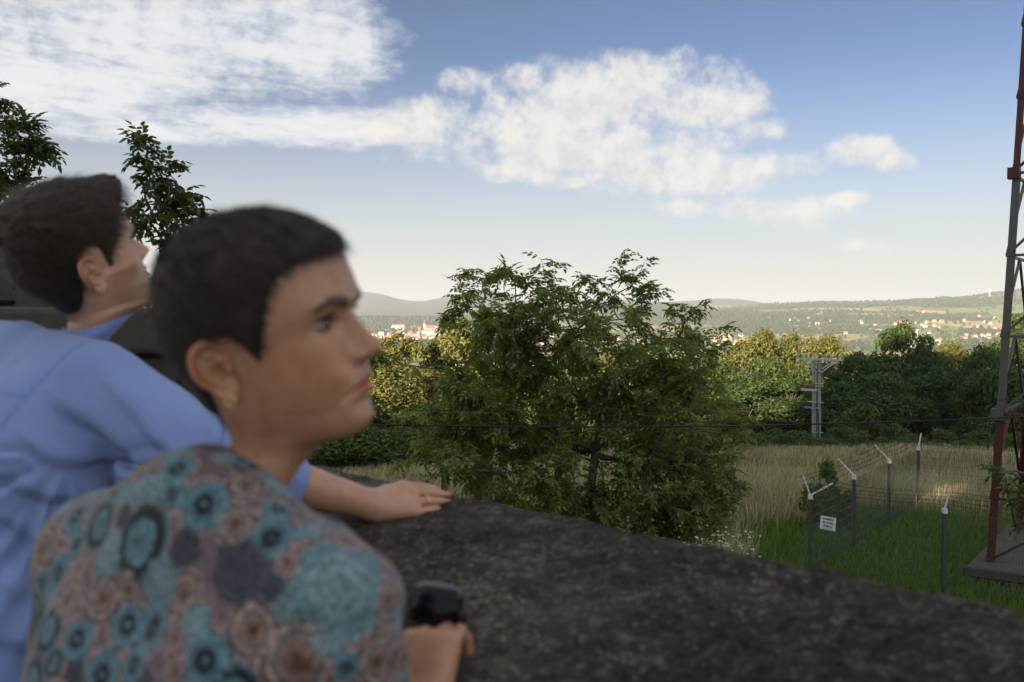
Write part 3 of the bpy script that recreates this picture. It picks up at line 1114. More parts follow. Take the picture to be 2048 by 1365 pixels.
def clump_tree(name, base, fork, clumps, rnd, per, leafmat, label, cat='tree', nparts=0, group=None, r0=0.13, leaf_scale=1.0, loose=1.2, twigs=5, extra=()):
    """clumps: list of (centre, radius); limbs run from the trunk to every clump, compound leaves fill the clumps"""
    base = np.asarray(base, float)
    root = empty(name, base)
    off = -base
    kinds = [compound_leaf(rnd, nl) for nl in (5, 7, 7, 5, 9)]
    tm = MB()
    fork = np.asarray(fork, float)
    tr = curve_pts(base, fork, rnd, 8, 0, 0.02)
    tm.tube(tr + off, np.linspace(r0, r0 * 0.75, 8), 9)
    stems = [tr[-1]]
    nodes = [(fork, r0 * 0.7)]
    order = sorted(range(len(clumps)), key=lambda k: np.linalg.norm(clumps[k][0] - fork))
    leaves = []
    for k in order:
        c, R = clumps[k]
        c = np.asarray(c, float)
        cand = [(np.linalg.norm(c - p) + 1.6 * max(0, p[2] - c[2]) + 0.35 * np.linalg.norm(p - fork), p, r) for p, r in nodes]
        _, p, r = min(cand, key=lambda e: e[0])
        pts = curve_pts(p, c, rnd, 9, 0.05, 0.06)
        L = np.linalg.norm(c - p)
        r1 = max(0.010, min(r * 0.6, r * 0.75 - 0.012 * L))
        tm.tube(pts + off, np.linspace(max(r1 * 1.4, 0.013), r1, 9), 6)
        nodes.append((pts[5], r1 * 1.1))
        nodes.append((c, r1))
        ntw = max(3, int(twigs * (R / 0.8) ** 1.2) + 2)
        for q in range(ntw):
            d = rnd.normal(0, 1, 3)
            d[2] = d[2] * 0.8 + 0.25
            d /= np.linalg.norm(d)
            e = c + d * R * rnd.uniform(0.45, loose)
            tw = curve_pts(pts[rnd.integers(5, 9)], e, rnd, 6, 0.08, 0.08)
            tm.tube(tw + off, np.linspace(max(r1 * 0.5, 0.007), 0.004, 6), 4)
            for s in range(per):
                t = rnd.uniform(0.25, 1.0)
                i = min(4, int(t * 5))
                P = tw[i] + (tw[i + 1] - tw[i]) * (t * 5 - i)
                dd = (tw[i + 1] - tw[i]) / (np.linalg.norm(tw[i + 1] - tw[i]) + 1e-9)
                lat = rnd.normal(0, 1, 3)
                lat[2] = lat[2] * 0.5 + 0.1
                dd = dd * 0.6 + lat / np.linalg.norm(lat)
                leaves.append((P, dd / np.linalg.norm(dd), rnd.integers(5), rnd.uniform(0.7, 1.15) * leaf_scale))
    for P, dd in extra:
        leaves.append((np.asarray(P, float), np.asarray(dd, float), rnd.integers(5), leaf_scale))
    tm.build('trunk', 'bark', root, True)
    if nparts:
        key = [np.linalg.norm(l[0] * np.array([1, 1, 1])) - 0.5 * l[0][2] for l in leaves]
        big = set(np.argsort(key)[:nparts].tolist())
        mk = [mesh_data('leaf', V, F, (leafmat,), False) for V, F in kinds]
    else:
        big = set()
    VV, FF, k = [], [], 0
    for q, (P, dd, kd, sc_) in enumerate(leaves):
        R = rot_align(dd, rnd)
        if q in big:
            o = link('leaf', mk[kd], root)
            M = Matrix([[*(R[0] * sc_), P[0] + off[0]], [*(R[1] * sc_), P[1] + off[1]], [*(R[2] * sc_), P[2] + off[2]], [0, 0, 0, 1]])
            o.matrix_local = M
            continue
        V, F = kinds[kd]
        VV.append((V * sc_) @ R.T + P + off)
        FF.append(F + k)
        k += len(V)
    f = obj('foliage', np.vstack(VV), np.vstack(FF), leafmat, root, False)
    f['kind'] = 'stuff'
    tag(root, label, cat, group)
    return root


def crown_proto(rnd, h, w, nleaf, leaf, leafmat, trunk_h=0.25, lumps=22, barkmat='bark', top=0.0, name='broadleaf_tree'):
    """tree of unit placement: base at origin, height h, crown width w; returns (trunk mesh, crown mesh)"""
    cz0 = h * trunk_h
    C = []
    for k in range(lumps):
        t = rnd.uniform(0, 1)
        z = cz0 + (h - cz0) * t
        prof = math.sin(math.pi * min(1, (0.12 + 0.88 * t) ** (0.8 + top))) ** 0.65
        rr = w / 2 * prof * math.sqrt(rnd.uniform(0.15, 1))
        a = rnd.uniform(0, 2 * math.pi)
        R = w * rnd.uniform(0.13, 0.23) * (0.6 + 0.4 * prof)
        C.append((np.array([rr * math.cos(a), rr * math.sin(a), min(z, h - R * 0.6)]), R))
    tm = MB()
    tp = curve_pts((0, 0, -0.6), (0, 0, h * 0.72), rnd, 8, 0, 0.02)
    tm.tube(tp, np.linspace(0.03 * h ** 0.9 * 0.55, 0.02, 8), 7)
    for c, R in C:
        i = min(6, max(2, int(7 * (c[2] * 0.75) / (h * 0.72))))
        tm.tube(curve_pts(tp[i], c, rnd, 5, 0.05, 0.05), np.linspace(0.05, 0.02, 5), 4)
    per = np.array([R ** 2 for _, R in C])
    per = (per / per.sum() * nleaf).astype(int)
    VV = []
    for (c, R), m in zip(C, per):
        d = rnd.normal(0, 1, (m, 3))
        d /= np.linalg.norm(d, axis=1, keepdims=True)
        d[:, 2] = np.where(d[:, 2] < -0.45, -d[:, 2], d[:, 2])
        p = c + d * (R * rnd.uniform(0.55, 1.08, m) * (1 + 0.25 * rnd.normal(0, 1, m) ** 2 * 0.3))[:, None]
        nrm = d + rnd.normal(0, 0.55, (m, 3))
        nrm /= np.linalg.norm(nrm, axis=1, keepdims=True)
        a = np.cross(nrm, rnd.normal(0, 1, (m, 3)))
        a /= np.linalg.norm(a, axis=1, keepdims=True)
        b = np.cross(nrm, a)
        s = leaf * rnd.uniform(0.6, 1.3, m)[:, None]
        VV.append(np.stack([p - a * s * 0.6, p - b * s * 0.32 + nrm * s * 0.12, p + a * s * 0.6, p + b * s * 0.32 + nrm * s * 0.12], 1).reshape(-1, 3))
    V = np.vstack(VV)
    Q = np.arange(len(V)).reshape(-1, 4)
    return mesh_data('trunk', np.array(tm.v), tm.f, (barkmat,), True), mesh_data('crown', V, Q, (leafmat,), False)


def place_tree(name, proto, base, sx, sz, rz, label, cat='tree', group=None):
    root = empty(name, base)
    root.rotation_euler = (0, 0, rz)
    root.scale = (sx, sx, sz)
    link('trunk', proto[0], root)
    link('crown', proto[1], root)
    return tag(root, label, cat, group)


def ground_pt(u, v_or_none, y):
    p = at(u, 640, y)
    p[2] = float(land_z(p[0], p[1]))
    return p


def build_trees():
    rnd = np.random.default_rng(77)
    D0 = 19.5
    cl = [(932, 572, 46), (1030, 552, 48), (1098, 560, 36), (1112, 600, 40), (1215, 560, 50), (1268, 565, 44), (1275, 625, 55), (1380, 622, 34), (1360, 655, 42), (1418, 700, 42), (1030, 610, 66), (1190, 640, 66), (950, 650, 52),
          (905, 625, 26), (1090, 690, 90), (1220, 715, 100), (985, 720, 82), (1330, 745, 82), (1400, 765, 60), (895, 745, 46), (752, 716, 12), (935, 815, 105), (1075, 800, 110), (1215, 820, 110), (1340, 835, 95), (1430, 830, 65),
          (880, 860, 66), (1000, 900, 125), (1150, 910, 130), (1300, 920, 115), (1410, 905, 75), (1470, 850, 34), (895, 950, 80), (1010, 1000, 120), (1160, 1010, 130), (1300, 1010, 110), (1400, 985, 80), (1450, 1000, 60),
          (1420, 1050, 60), (930, 1060, 90), (1090, 1090, 110), (1230, 1100, 110), (1340, 1075, 75)]
    cl = [(u, v + 9 if v < 660 else v, r) for u, v, r in cl]
    edge = [(915, 650), (1010, 640), (1140, 650), (1290, 660), (1350, 690), (1430, 720), (1450, 800), (1485, 870), (1465, 1000), (1430, 1050), (1200, 1110), (960, 1060), (870, 960), (880, 850), (890, 740)]
    cand = np.stack([rnd.uniform(870, 1490, 400), rnd.uniform(640, 1110, 400)], 1)
    cand = cand[poly_sd(cand, edge) > 15][:70]
    cl += [(u, v, 42) for u, v in cand]
    clumps = []
    for u, v, r in cl:
        y = D0 + rnd.normal(0, 0.9)
        clumps.append((at(u, v, y), r / FPX * y))
    base = ground_pt(1185, None, D0 + 0.2)
    clump_tree('walnut_tree', base, at(1190, 905, D0 + 0.2), clumps, rnd, WALNUT_PER, 'walnut_leaf', 'broad spreading walnut tree with drooping compound leaves just beyond the parapet', nparts=300, r0=0.105, twigs=8, leaf_scale=0.78, loose=1.6)
    # tree tops rising behind the man
    y = 13.0
    cl = [(45, 262, 40), (12, 250, 40), (-30, 210, 60), (60, 320, 45), (15, 320, 55), (-40, 330, 80), (40, 375, 45), (80, 290, 18), (-20, 400, 80), (30, 430, 70), (-60, 480, 90), (-20, 600, 110), (-60, 740, 130), (20, 860, 120)]
    clumps = [(at(u, v, y + rnd.normal(0, 0.4)), r / FPX * y) for u, v, r in cl]
    b = ground_pt(-20, None, y)
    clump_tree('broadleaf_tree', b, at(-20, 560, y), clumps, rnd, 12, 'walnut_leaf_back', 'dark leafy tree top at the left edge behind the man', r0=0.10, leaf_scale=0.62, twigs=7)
    cl = [(286, 285, 20), (292, 312, 18), (300, 350, 26), (335, 358, 30), (290, 392, 34), (335, 400, 45), (372, 395, 24), (300, 440, 48), (350, 450, 50), (395, 436, 16), (270, 430, 24), (330, 500, 70), (400, 520, 60), (440, 460, 16), (330, 610, 80), (370, 720, 90), (310, 820, 90)]
    y = 13.5
    clumps = [(at(u, v, y + rnd.normal(0, 0.25)), r / FPX * y) for u, v, r in cl]
    b = ground_pt(335, None, y)
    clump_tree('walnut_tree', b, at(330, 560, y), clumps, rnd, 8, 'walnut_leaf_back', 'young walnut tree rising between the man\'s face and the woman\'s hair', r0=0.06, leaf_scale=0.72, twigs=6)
    # branch tips at the right edge in front of the mast
    y = 11.0
    cl = [(2052, 1000, 34), (2042, 1050, 26), (2030, 985, 14), (2070, 1080, 50), (2085, 960, 40), (1995, 948, 10)]
    clumps = [(at(u, v, y + rnd.normal(0, 0.25)), r / FPX * y) for u, v, r in cl]
    b = ground_pt(2120, None, y)
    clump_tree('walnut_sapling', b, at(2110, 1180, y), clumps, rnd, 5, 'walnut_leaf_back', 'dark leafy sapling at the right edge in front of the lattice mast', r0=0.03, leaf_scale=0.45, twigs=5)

    # ---------------- the belt of trees
    pr = {'oak': [crown_proto(rnd, 12, 9.5, 9000, 0.42, 'oak_leaf', 0.10, 30) for _ in range(3)],
          'alder': [crown_proto(rnd, 12, 8.5, 9000, 0.40, 'alder_leaf', 0.08, 28) for _ in range(3)],
          'birch': [crown_proto(rnd, 12, 6.0, 7000, 0.34, 'sunlit_birch_leaf', 0.15, 24, 'birch_bark', 0.25) for _ in range(2)],
          'light': [crown_proto(rnd, 12, 9.5, 9000, 0.36, 'sunlit_birch_leaf', 0.06, 30) for _ in range(2)],  # broad crowns wearing the leaf colour with sun put in
          'bush': [crown_proto(rnd, 4, 5.0, 5000, 0.26, 'bush_leaf', 0.02, 18) for _ in range(2)],
          'scrub': [crown_proto(rnd, 4, 5.5, 6000, 0.24, 'oak_leaf', 0.02, 20) for _ in range(2)]}
    #  kind, u, top v, depth, width px, label
    belt = [('birch', 800, 672, 60, 120, 'pale yellow-green birch in sunlight beside the woman\'s nose'),
            ('birch', 925, 645, 62, 130, 'tall olive birch in sunlight close to the left edge of the walnut'),
            ('birch', 735, 700, 58, 120, 'sunlit yellowish birch half hidden by the woman\'s face'),
            ('alder', 868, 690, 64, 110, 'small dark rounded tree between the two sunlit birches'),
            ('light', 770, 738, 54, 190, 'sunlit bushy tree in front of the birches beside the woman\'s mouth'),
            ('light', 850, 745, 57, 180, 'green bushy tree below the dark rounded tree, left of the walnut'),
            ('alder', 690, 790, 52, 200, 'dark bushy tree behind the woman\'s chin'),
            ('oak', 620, 760, 54, 200, 'green tree hidden mostly behind the woman\'s cheek'),
            ('light', 960, 735, 60, 170, 'green tree showing through the left part of the walnut'),
            ('birch', 1040, 690, 66, 150, 'sunlit birch glimpsed through the upper middle of the walnut'),
            ('oak', 1120, 720, 66, 180, 'green tree glimpsed through the middle of the walnut'),
            ('birch', 1240, 705, 70, 160, 'sunlit yellow-green tree glimpsed through the right part of the walnut'),
            ('oak', 1350, 735, 75, 190, 'green tree seen through the right edge of the walnut'),
            ('alder', 1420, 720, 112, 130, 'dark tree touching the right side of the walnut crown'),
            ('light', 1480, 692, 120, 150, 'sunlit green tree top left of the power pole, first from the walnut'),
            ('light', 1535, 670, 124, 140, 'yellow sunlit tree top left of the power pole, second from the walnut'),
            ('light', 1600, 674, 126, 140, 'yellow sunlit tree top just left of the pole crossarm'),
            ('light', 1662, 682, 124, 140, 'olive sunlit tree top just right of the pole crossarm'),
            ('alder', 1500, 755, 106, 160, 'dark shaded tree in the belt left of the power pole'),
            ('alder', 1585, 765, 104, 150, 'dark shaded tree in the belt directly behind the power pole'),
            ('oak', 1725, 712, 112, 130, 'light green rounded tree right of the power pole'),
            ('alder', 1810, 655, 118, 150, 'tallest dark tree of the belt, midway between pole and mast'),
            ('oak', 1790, 752, 106, 150, 'shaded green tree in front of the tallest dark tree'),
            ('alder', 1880, 740, 110, 150, 'dark shaded tree right of the tallest tree'),
            ('light', 1910, 694, 128, 150, 'yellow sunlit tree top left of the lattice mast'),
            ('oak', 1965, 712, 114, 130, 'green tree behind the left leg of the lattice mast'),
            ('alder', 2045, 640, 104, 150, 'dark tree at the right edge behind the lattice mast'),
            ('alder', 1960, 770, 104, 150, 'dark low tree at the foot of the belt near the mast'),
            ('oak', 520, 720, 58, 220, 'green tree hidden behind the woman\'s head'),
            ('light', 430, 735, 62, 220, 'yellowish tree hidden behind the woman\'s ear'),
            ('oak', 330, 730, 60, 220, 'green tree hidden behind the man\'s upper arm'),
            ('alder', 220, 720, 64, 220, 'dark tree hidden behind the man\'s neck'),
            ('oak', 110, 735, 60, 220, 'green tree hidden behind the man\'s shoulder'),
            ('light', 0, 725, 66, 220, 'yellowish tree hidden behind the stone pier'),
            ('oak', -120, 720, 62, 240, 'green tree hidden behind the stone buttress'),
            ('oak', 1450, 742, 110, 150, 'mid green tree of the belt beside the right edge of the walnut'),
            ('oak', 1545, 722, 112, 140, 'mid green tree below the yellow sunlit tops left of the pole'),
            ('oak', 1640, 728, 110, 140, 'mid green tree behind the top of the power pole'),
            ('alder', 1755, 735, 114, 130, 'dark green tree between the light green tree and the tallest tree'),
            ('oak', 1860, 700, 120, 130, 'green tree leaning on the right side of the tallest tree'),
            ('oak', 2000, 690, 116, 130, 'green tree seen between the legs of the lattice mast'),
            ('alder', 1680, 770, 105, 140, 'dark low tree of the belt just right of the power pole')]
    for kd, u, v, y, wpx, lab in belt:
        b = ground_pt(u, None, y)
        b[2] -= 0.3
        top = at(u, v, y)[2]
        p = pr[kd][rnd.integers(len(pr[kd]))]
        w0 = {'birch': 6.0, 'oak': 9.5, 'alder': 8.5, 'light': 9.5}[kd]
        place_tree('birch_tree' if kd == 'birch' else 'broadleaf_tree', p, b, wpx / FPX * y / w0 * 1.08, (top - b[2]) / 12.0, rnd.uniform(0, 6.28), lab, 'tree', 'belt of trees beyond the meadow')
    bushes = [('bush', 1735, 818, 84, 120, 'bright green bush at the foot of the belt right of the power pole'),
              ('scrub', 1690, 858, 82, 90, 'low green shrub right beside the base of the power pole'),
              ('scrub', 1795, 850, 84, 90, 'low shrub right of the bright green bush'),
              ('bush', 1880, 862, 88, 110, 'low light green hedge bush above the far fence post'),
              ('bush', 1960, 866, 88, 110, 'low light green hedge bush left of the mast leg'),
              ('scrub', 1560, 862, 88, 120, 'low dark shrub left of the power pole base'),
              ('scrub', 1480, 868, 80, 120, 'low dark shrub between the walnut and the power pole'),
              ('scrub', 1605, 868, 92, 90, 'low shrub directly behind the power pole base'),
              ('bush', 1664, 932, 29.0, 90, 'small yellow-green bush growing behind the barbed wire'),
              ('scrub', 700, 850, 45, 210, 'dense green shrub below the woman\'s chin beyond the parapet'),
              ('scrub', 800, 862, 46, 190, 'dense green shrub above the man\'s hand'),
              ('scrub', 640, 830, 46, 190, 'dense green shrub behind the woman\'s neck'),
              ('scrub', 900, 870, 47, 170, 'green shrub at the left foot of the walnut'),
              ('scrub', 1430, 884, 66, 80, 'small shrub in the meadow just right of the walnut'),
              ('bush', 1520, 888, 74, 60, 'small light shrub in the meadow left of the power pole'),
              ('scrub', 1655, 880, 78, 70, 'small shrub in the grass right of the pole base'),
              ('bush', 1770, 880, 70, 80, 'small light shrub left of the far fence post'),
              ('scrub', 1830, 872, 80, 70, 'small dark shrub behind the far fence post'),
              ('bush', 1925, 884, 72, 90, 'small light shrub in the meadow between far post and mast'),
              ('scrub', 1990, 888, 68, 70, 'small dark shrub in the meadow beside the mast leg'),
              ('scrub', 2040, 870, 86, 120, 'dark shrub behind the lattice mast')]
    for kd, u, v, y, wpx, lab in bushes:
        b = ground_pt(u, None, y)
        b[2] -= 0.15
        top = at(u, v, y)[2]
        p = pr[kd][rnd.integers(len(pr[kd]))]
        place_tree('bush', p, b, wpx / FPX * y / 5.2, max(0.3, (top - b[2]) / 4.0), rnd.uniform(0, 6.28), lab, 'bush', 'bushes at the edge of the meadow')


def blades(rnd, x, y, h, w, bend, mat, name, label):
    n = len(x)
    z = land_z(x, y) - 0.03
    a = rnd.uniform(0, 2 * math.pi, n)
    s = np.stack([np.cos(a), np.sin(a), 0 * a], -1) * (w / 2)[:, None]
    ba = rnd.normal(0.9, 0.9, n)
    L = np.stack([np.cos(ba), np.sin(ba), 0 * ba], -1) * (bend * h)[:, None]
    p = np.stack([x, y, z], -1)
    up = np.array([0, 0, 1.0]) * h[:, None]
    V = np.stack([p - s, p + s, p + up * 0.6 + L * 0.35 + s * 0.6, p + up * 0.6 + L * 0.35 - s * 0.6, p + up * 0.95 + L], 1).reshape(-1, 3)
    k = np.arange(n) * 5
    T = np.concatenate([np.stack([k, k + 1, k + 2], 1), np.stack([k, k + 2, k + 3], 1), np.stack([k + 3, k + 2, k + 4], 1)])
    o = obj(name, V, T, mat, None, False)
    return tag(o, label, 'grass', kind='stuff')


def build_grass():
    rnd = np.random.default_rng(9)
    leaf_material('straw', (0.150, 0.150, 0.070), (0.48, 0.43, 0.28), 0.3, 0.2)
    leaf_material('fresh_grass', (0.060, 0.110, 0.015), (0.140, 0.210, 0.034), 0.3, 0.25)
    n = 150000
    az = rnd.uniform(-0.22, 0.53, n)
    r = np.exp(rnd.uniform(math.log(21), math.log(98), n))
    x, y = r * np.sin(az), r * np.cos(az)
    d = dry_field(x, y)
    P = np.stack([x, y, 0 * x], 1)
    k = (d > rnd.uniform(0.1, 0.9, n)) & (vnoise(P, 5, 2, 0.25) > -0.75)
    X, Y, R = x[k], y[k], r[k]
    blades(rnd, X, Y, rnd.uniform(0.35, 0.9, len(X)) * (1 + 0.3 * vnoise(P[k], 6, 2, 0.2)), 0.010 + 0.00055 * R, rnd.uniform(0.1, 0.6, len(X)), 'straw', 'meadow_grass', 'tall dry straw-coloured meadow grass')
    n = 130000
    az = rnd.uniform(0.05, 0.56, n)
    r = np.exp(rnd.uniform(math.log(13), math.log(60), n))
    x, y = r * np.sin(az), r * np.cos(az)
    k = (dry_field(x, y) < rnd.uniform(0.1, 0.8, n)) | (rnd.uniform(0, 1, n) < 0.14)
    inpl = (np.abs((x - 14.23) * 0.577 + (y - 23.83) * 0.817) < 3.0) & (np.abs((x - 14.23) * 0.817 - (y - 23.83) * 0.577) < 2.56)
    k &= ~inpl
    X, Y = x[k], y[k]
    blades(rnd, X, Y, rnd.uniform(0.12, 0.38, len(X)), 0.010 + 0.0006 * r[k], rnd.uniform(0.2, 0.8, len(X)), 'fresh_grass', 'lawn_grass', 'short green grass inside and around the wire fence')
    # white umbels at the foot of the walnut
    simple('petal_white', (0.36, 0.38, 0.28), 0.8)
    mb = MB()
    for _ in range(90):
        c = at(rnd.normal(1455, 40), rnd.normal(1085, 22), rnd.uniform(15.0, 16.5))
        rr = rnd.uniform(0.015, 0.038)
        mb.add([c + np.array([rr * math.cos(a), rr * math.sin(a), rnd.normal(0, .006)]) for a in np.linspace(0, 6.28, 7)[:-1]] + [c + np.array([0, 0, .015])], [(i, (i + 1) % 6, 6) for i in range(6)])
    o = mb.build('meadow_flowers', 'petal_white')
    tag(o, 'patch of small white umbel flowers at the right foot of the walnut', 'flowers', kind='stuff')
    # leafy stalks carrying them
    x = rnd.normal(3.4, 0.55, 1500)
    y = rnd.normal(15.6, 0.7, 1500)
    blades(rnd, x, y, rnd.uniform(0.5, 2.6, 1500), np.full(1500, 0.05), rnd.uniform(0.05, 0.3, 1500), 'fresh_grass', 'weeds', 'tall green weeds below the walnut beside the parapet')


def build_fence():
    rnd = np.random.default_rng(2)
    simple('post_grey', (0.055, 0.065, 0.065), 0.5, 0.2, var=0.2)
    simple('galvanised', (0.55, 0.57, 0.58), 0.35, 0.35, var=0.12)
    simple('white_arm', (0.58, 0.59, 0.60), 0.4, var=0.06)
    simple('wire_green', (0.075, 0.095, 0.080), 0.5, 0.2)
    simple('barbed_wire', (0.05, 0.042, 0.035), 0.7, 0.3)
    zc, zg = -4.24, G0
    A, B = np.array([7.04, 23.4]), np.array([13.1, 32.0])
    e = (B - A) / np.linalg.norm(B - A)
    f = np.array([e[1], -e[0]])                   # to the right
    side = [A + (B - A) * t for t in (0, 1 / 3, 2 / 3, 1)]
    front = [A + f * 2.97 * k for k in range(1, 4)]
    back = [B + f * 2.97 * k for k in range(1, 4)]
    root = empty('wire_fence', (A[0], A[1], zg))
    off = -np.array(root.location)
    tag(root, 'grey wire mesh fence with white angled barbed wire arms around the mast', 'fence')

    def P(q, z):
        return np.array([q[0], q[1], z]) + off

    def arm(q, dirs):
        """dirs: (along the front run, along the side run, up) in metres"""
        for df, de, dz in dirs:
            mb = MB()
            a = P(q, zc + 0.04)
            v = f * df + e * de
            bar(mb, a, a + np.array([v[0], v[1], dz]), 0.045, 0.030)
            mb.build('arm', 'white_arm', root)
    out_left, out_front, out_back = -f, -e, e
    for q in side + front + back:
        mb = MB().box(P(q, (zc + zg) / 2 - 0.1), (0.075, 0.075, zc - zg + 0.2))
        mb.build('post', 'post_grey', root)
        MB().box(P(q, zc), (0.095, 0.095, 0.10)).box(P(q, zc + 0.055), (0.07, 0.07, 0.03)).build('post_cap', 'white_arm', root)
    arm(side[0], [(-0.16, -0.05, 0.46), (0.46, 0.22, 0.30)])
    for q in side[1:3]:
        arm(q, [(-0.42, 0.0, 0.42)])
    arm(side[3], [(0.06, 0.10, 0.46)])
    for q in front:
        arm(q, [(0.10, 0.0, 0.42)])
    for q in back:
        arm(q, [(0.0, 0.36, 0.42)])

    def panel(p, q):
        mb = MB()
        L = np.linalg.norm(q - p)
        n = int(L / 0.055)
        for k in range(1, n):
            x = p + (q - p) * k / n
            bar(mb, P(x, zg + 0.05), P(x, zc - 0.03), 0.0042, 0.0042, (1, 0, 0))
        for z in np.linspace(zg + 0.06, zc - 0.04, 9):
            bar(mb, P(p, z), P(q, z), 0.0075, 0.0075)
        mb.build('mesh_panel', 'wire_green', root)

    def barbs(p, q, dp, dq, k):
        mb = MB()
        for t in np.linspace(0.30, 0.98, k):
            a = P(p + dp * 0.36 * t, zc + 0.40 * t + 0.03)
            b = P(q + dq * 0.36 * t, zc + 0.40 * t + 0.03)
            n = 15
            pts = a + (b - a) * np.linspace(0, 1, n)[:, None]
            pts[:, 2] -= 0.05 * np.sin(np.linspace(0, math.pi, n)) * rnd.uniform(0.3, 1.6)
            mb.tube(pts, 0.0055, 4, False)
            for s in range(26):
                c = a + (b - a) * (s + 0.5) / 26
                c[2] -= 0.05 * math.sin(math.pi * (s + 0.5) / 26) * 0.9
                d = rnd.normal(0, 0.022, 3)
                mb.tube([c - d, c + d], 0.0035, 3, False)
        mb.build('barbed_wire', 'barbed_wire', root)
    for p, q in zip(side[:-1], side[1:]):
        panel(p, q)
        barbs(p, q, out_left, out_left, 4)
    fr = [side[0]] + front
    for p, q in zip(fr[:-1], fr[1:]):
        panel(p, q)
        barbs(p, q, f * 0.35, f * 0.35, 4)
    bk = [side[3]] + back
    for p, q in zip(bk[:-1], bk[1:]):
        panel(p, q)
        barbs(p, q, e, e, 3)
    # ---------------- notice on the front run beside the corner post
    simple('sign_white', (0.74, 0.76, 0.78), 0.5, var=0.05)
    simple('sign_ink', (0.02, 0.02, 0.025), 0.7)
    c = A + f * 0.42 - e * 0.03
    z = at(1652, 1047, c[1])[2]
    root2 = empty('notice_sign', (c[0], c[1], z - 0.15))
    R = np.stack([np.array([f[0], f[1], 0]), np.array([e[0], e[1], 0]), np.array([0, 0, 1.0])], 1)
    tl = rad(4)
    o = MB().box((0, 0, 0.15), (0.36, 0.012, 0.31)).build('board', 'sign_white', root2)
    for k, (tx, s) in enumerate((('ZABIERZ', 0.068), ('ZE SOBĄ', 0.068), ('ŚMIECI', 0.068))):
        cu = bpy.data.curves.new('lettering', 'FONT')
        cu.body = tx
        cu.size = s
        cu.align_x = 'CENTER'
        cu.extrude = 0.0006
        cu.offset = 0.0022 if k < 3 else 0.0004
        cu.materials.append(MATS['sign_ink'])
        tmp = bpy.data.objects.new('tmp', cu)
        col.objects.link(tmp)
        me = bpy.data.meshes.new_from_object(tmp.evaluated_get(bpy.context.evaluated_depsgraph_get()))
        bpy.data.objects.remove(tmp)
        t = link('lettering', me, root2, (0, -0.0072, 0.15 + (0.072, -0.012, -0.094, -0.142)[k]))
        t.rotation_euler = (math.pi / 2, 0, 0)
    MB().box((0, -0.0068, 0.022), (0.25, 0.0012, 0.007)).build('rule_line', 'sign_ink', root2)
    root2.rotation_euler = (0, tl, math.atan2(f[1], f[0]))
    tag(root2, 'small white notice reading ZABIERZ ZE SOBĄ ŚMIECI on the fence corner', 'sign')


def rusty(name, col_, rust=0.35):
    m, nt = material(name)
    tc = nt.n('ShaderNodeTexCoord').outputs['Object']
    n1 = nt.noise(tc, 3.0, 6, 0.7)
    c = nt.mix(nt.noise(tc, 11, 4), tuple(a * 0.75 for a in col_), col_)
    c = nt.mix(nt.math('MULTIPLY', nt.smooth(n1, 0.55, 0.75), rust), c, (0.10, 0.045, 0.02))
    b = nt.n('ShaderNodeBsdfPrincipled', Base_Color=c, Roughness=0.5, Metallic=0.1)
    finish(nt, b)


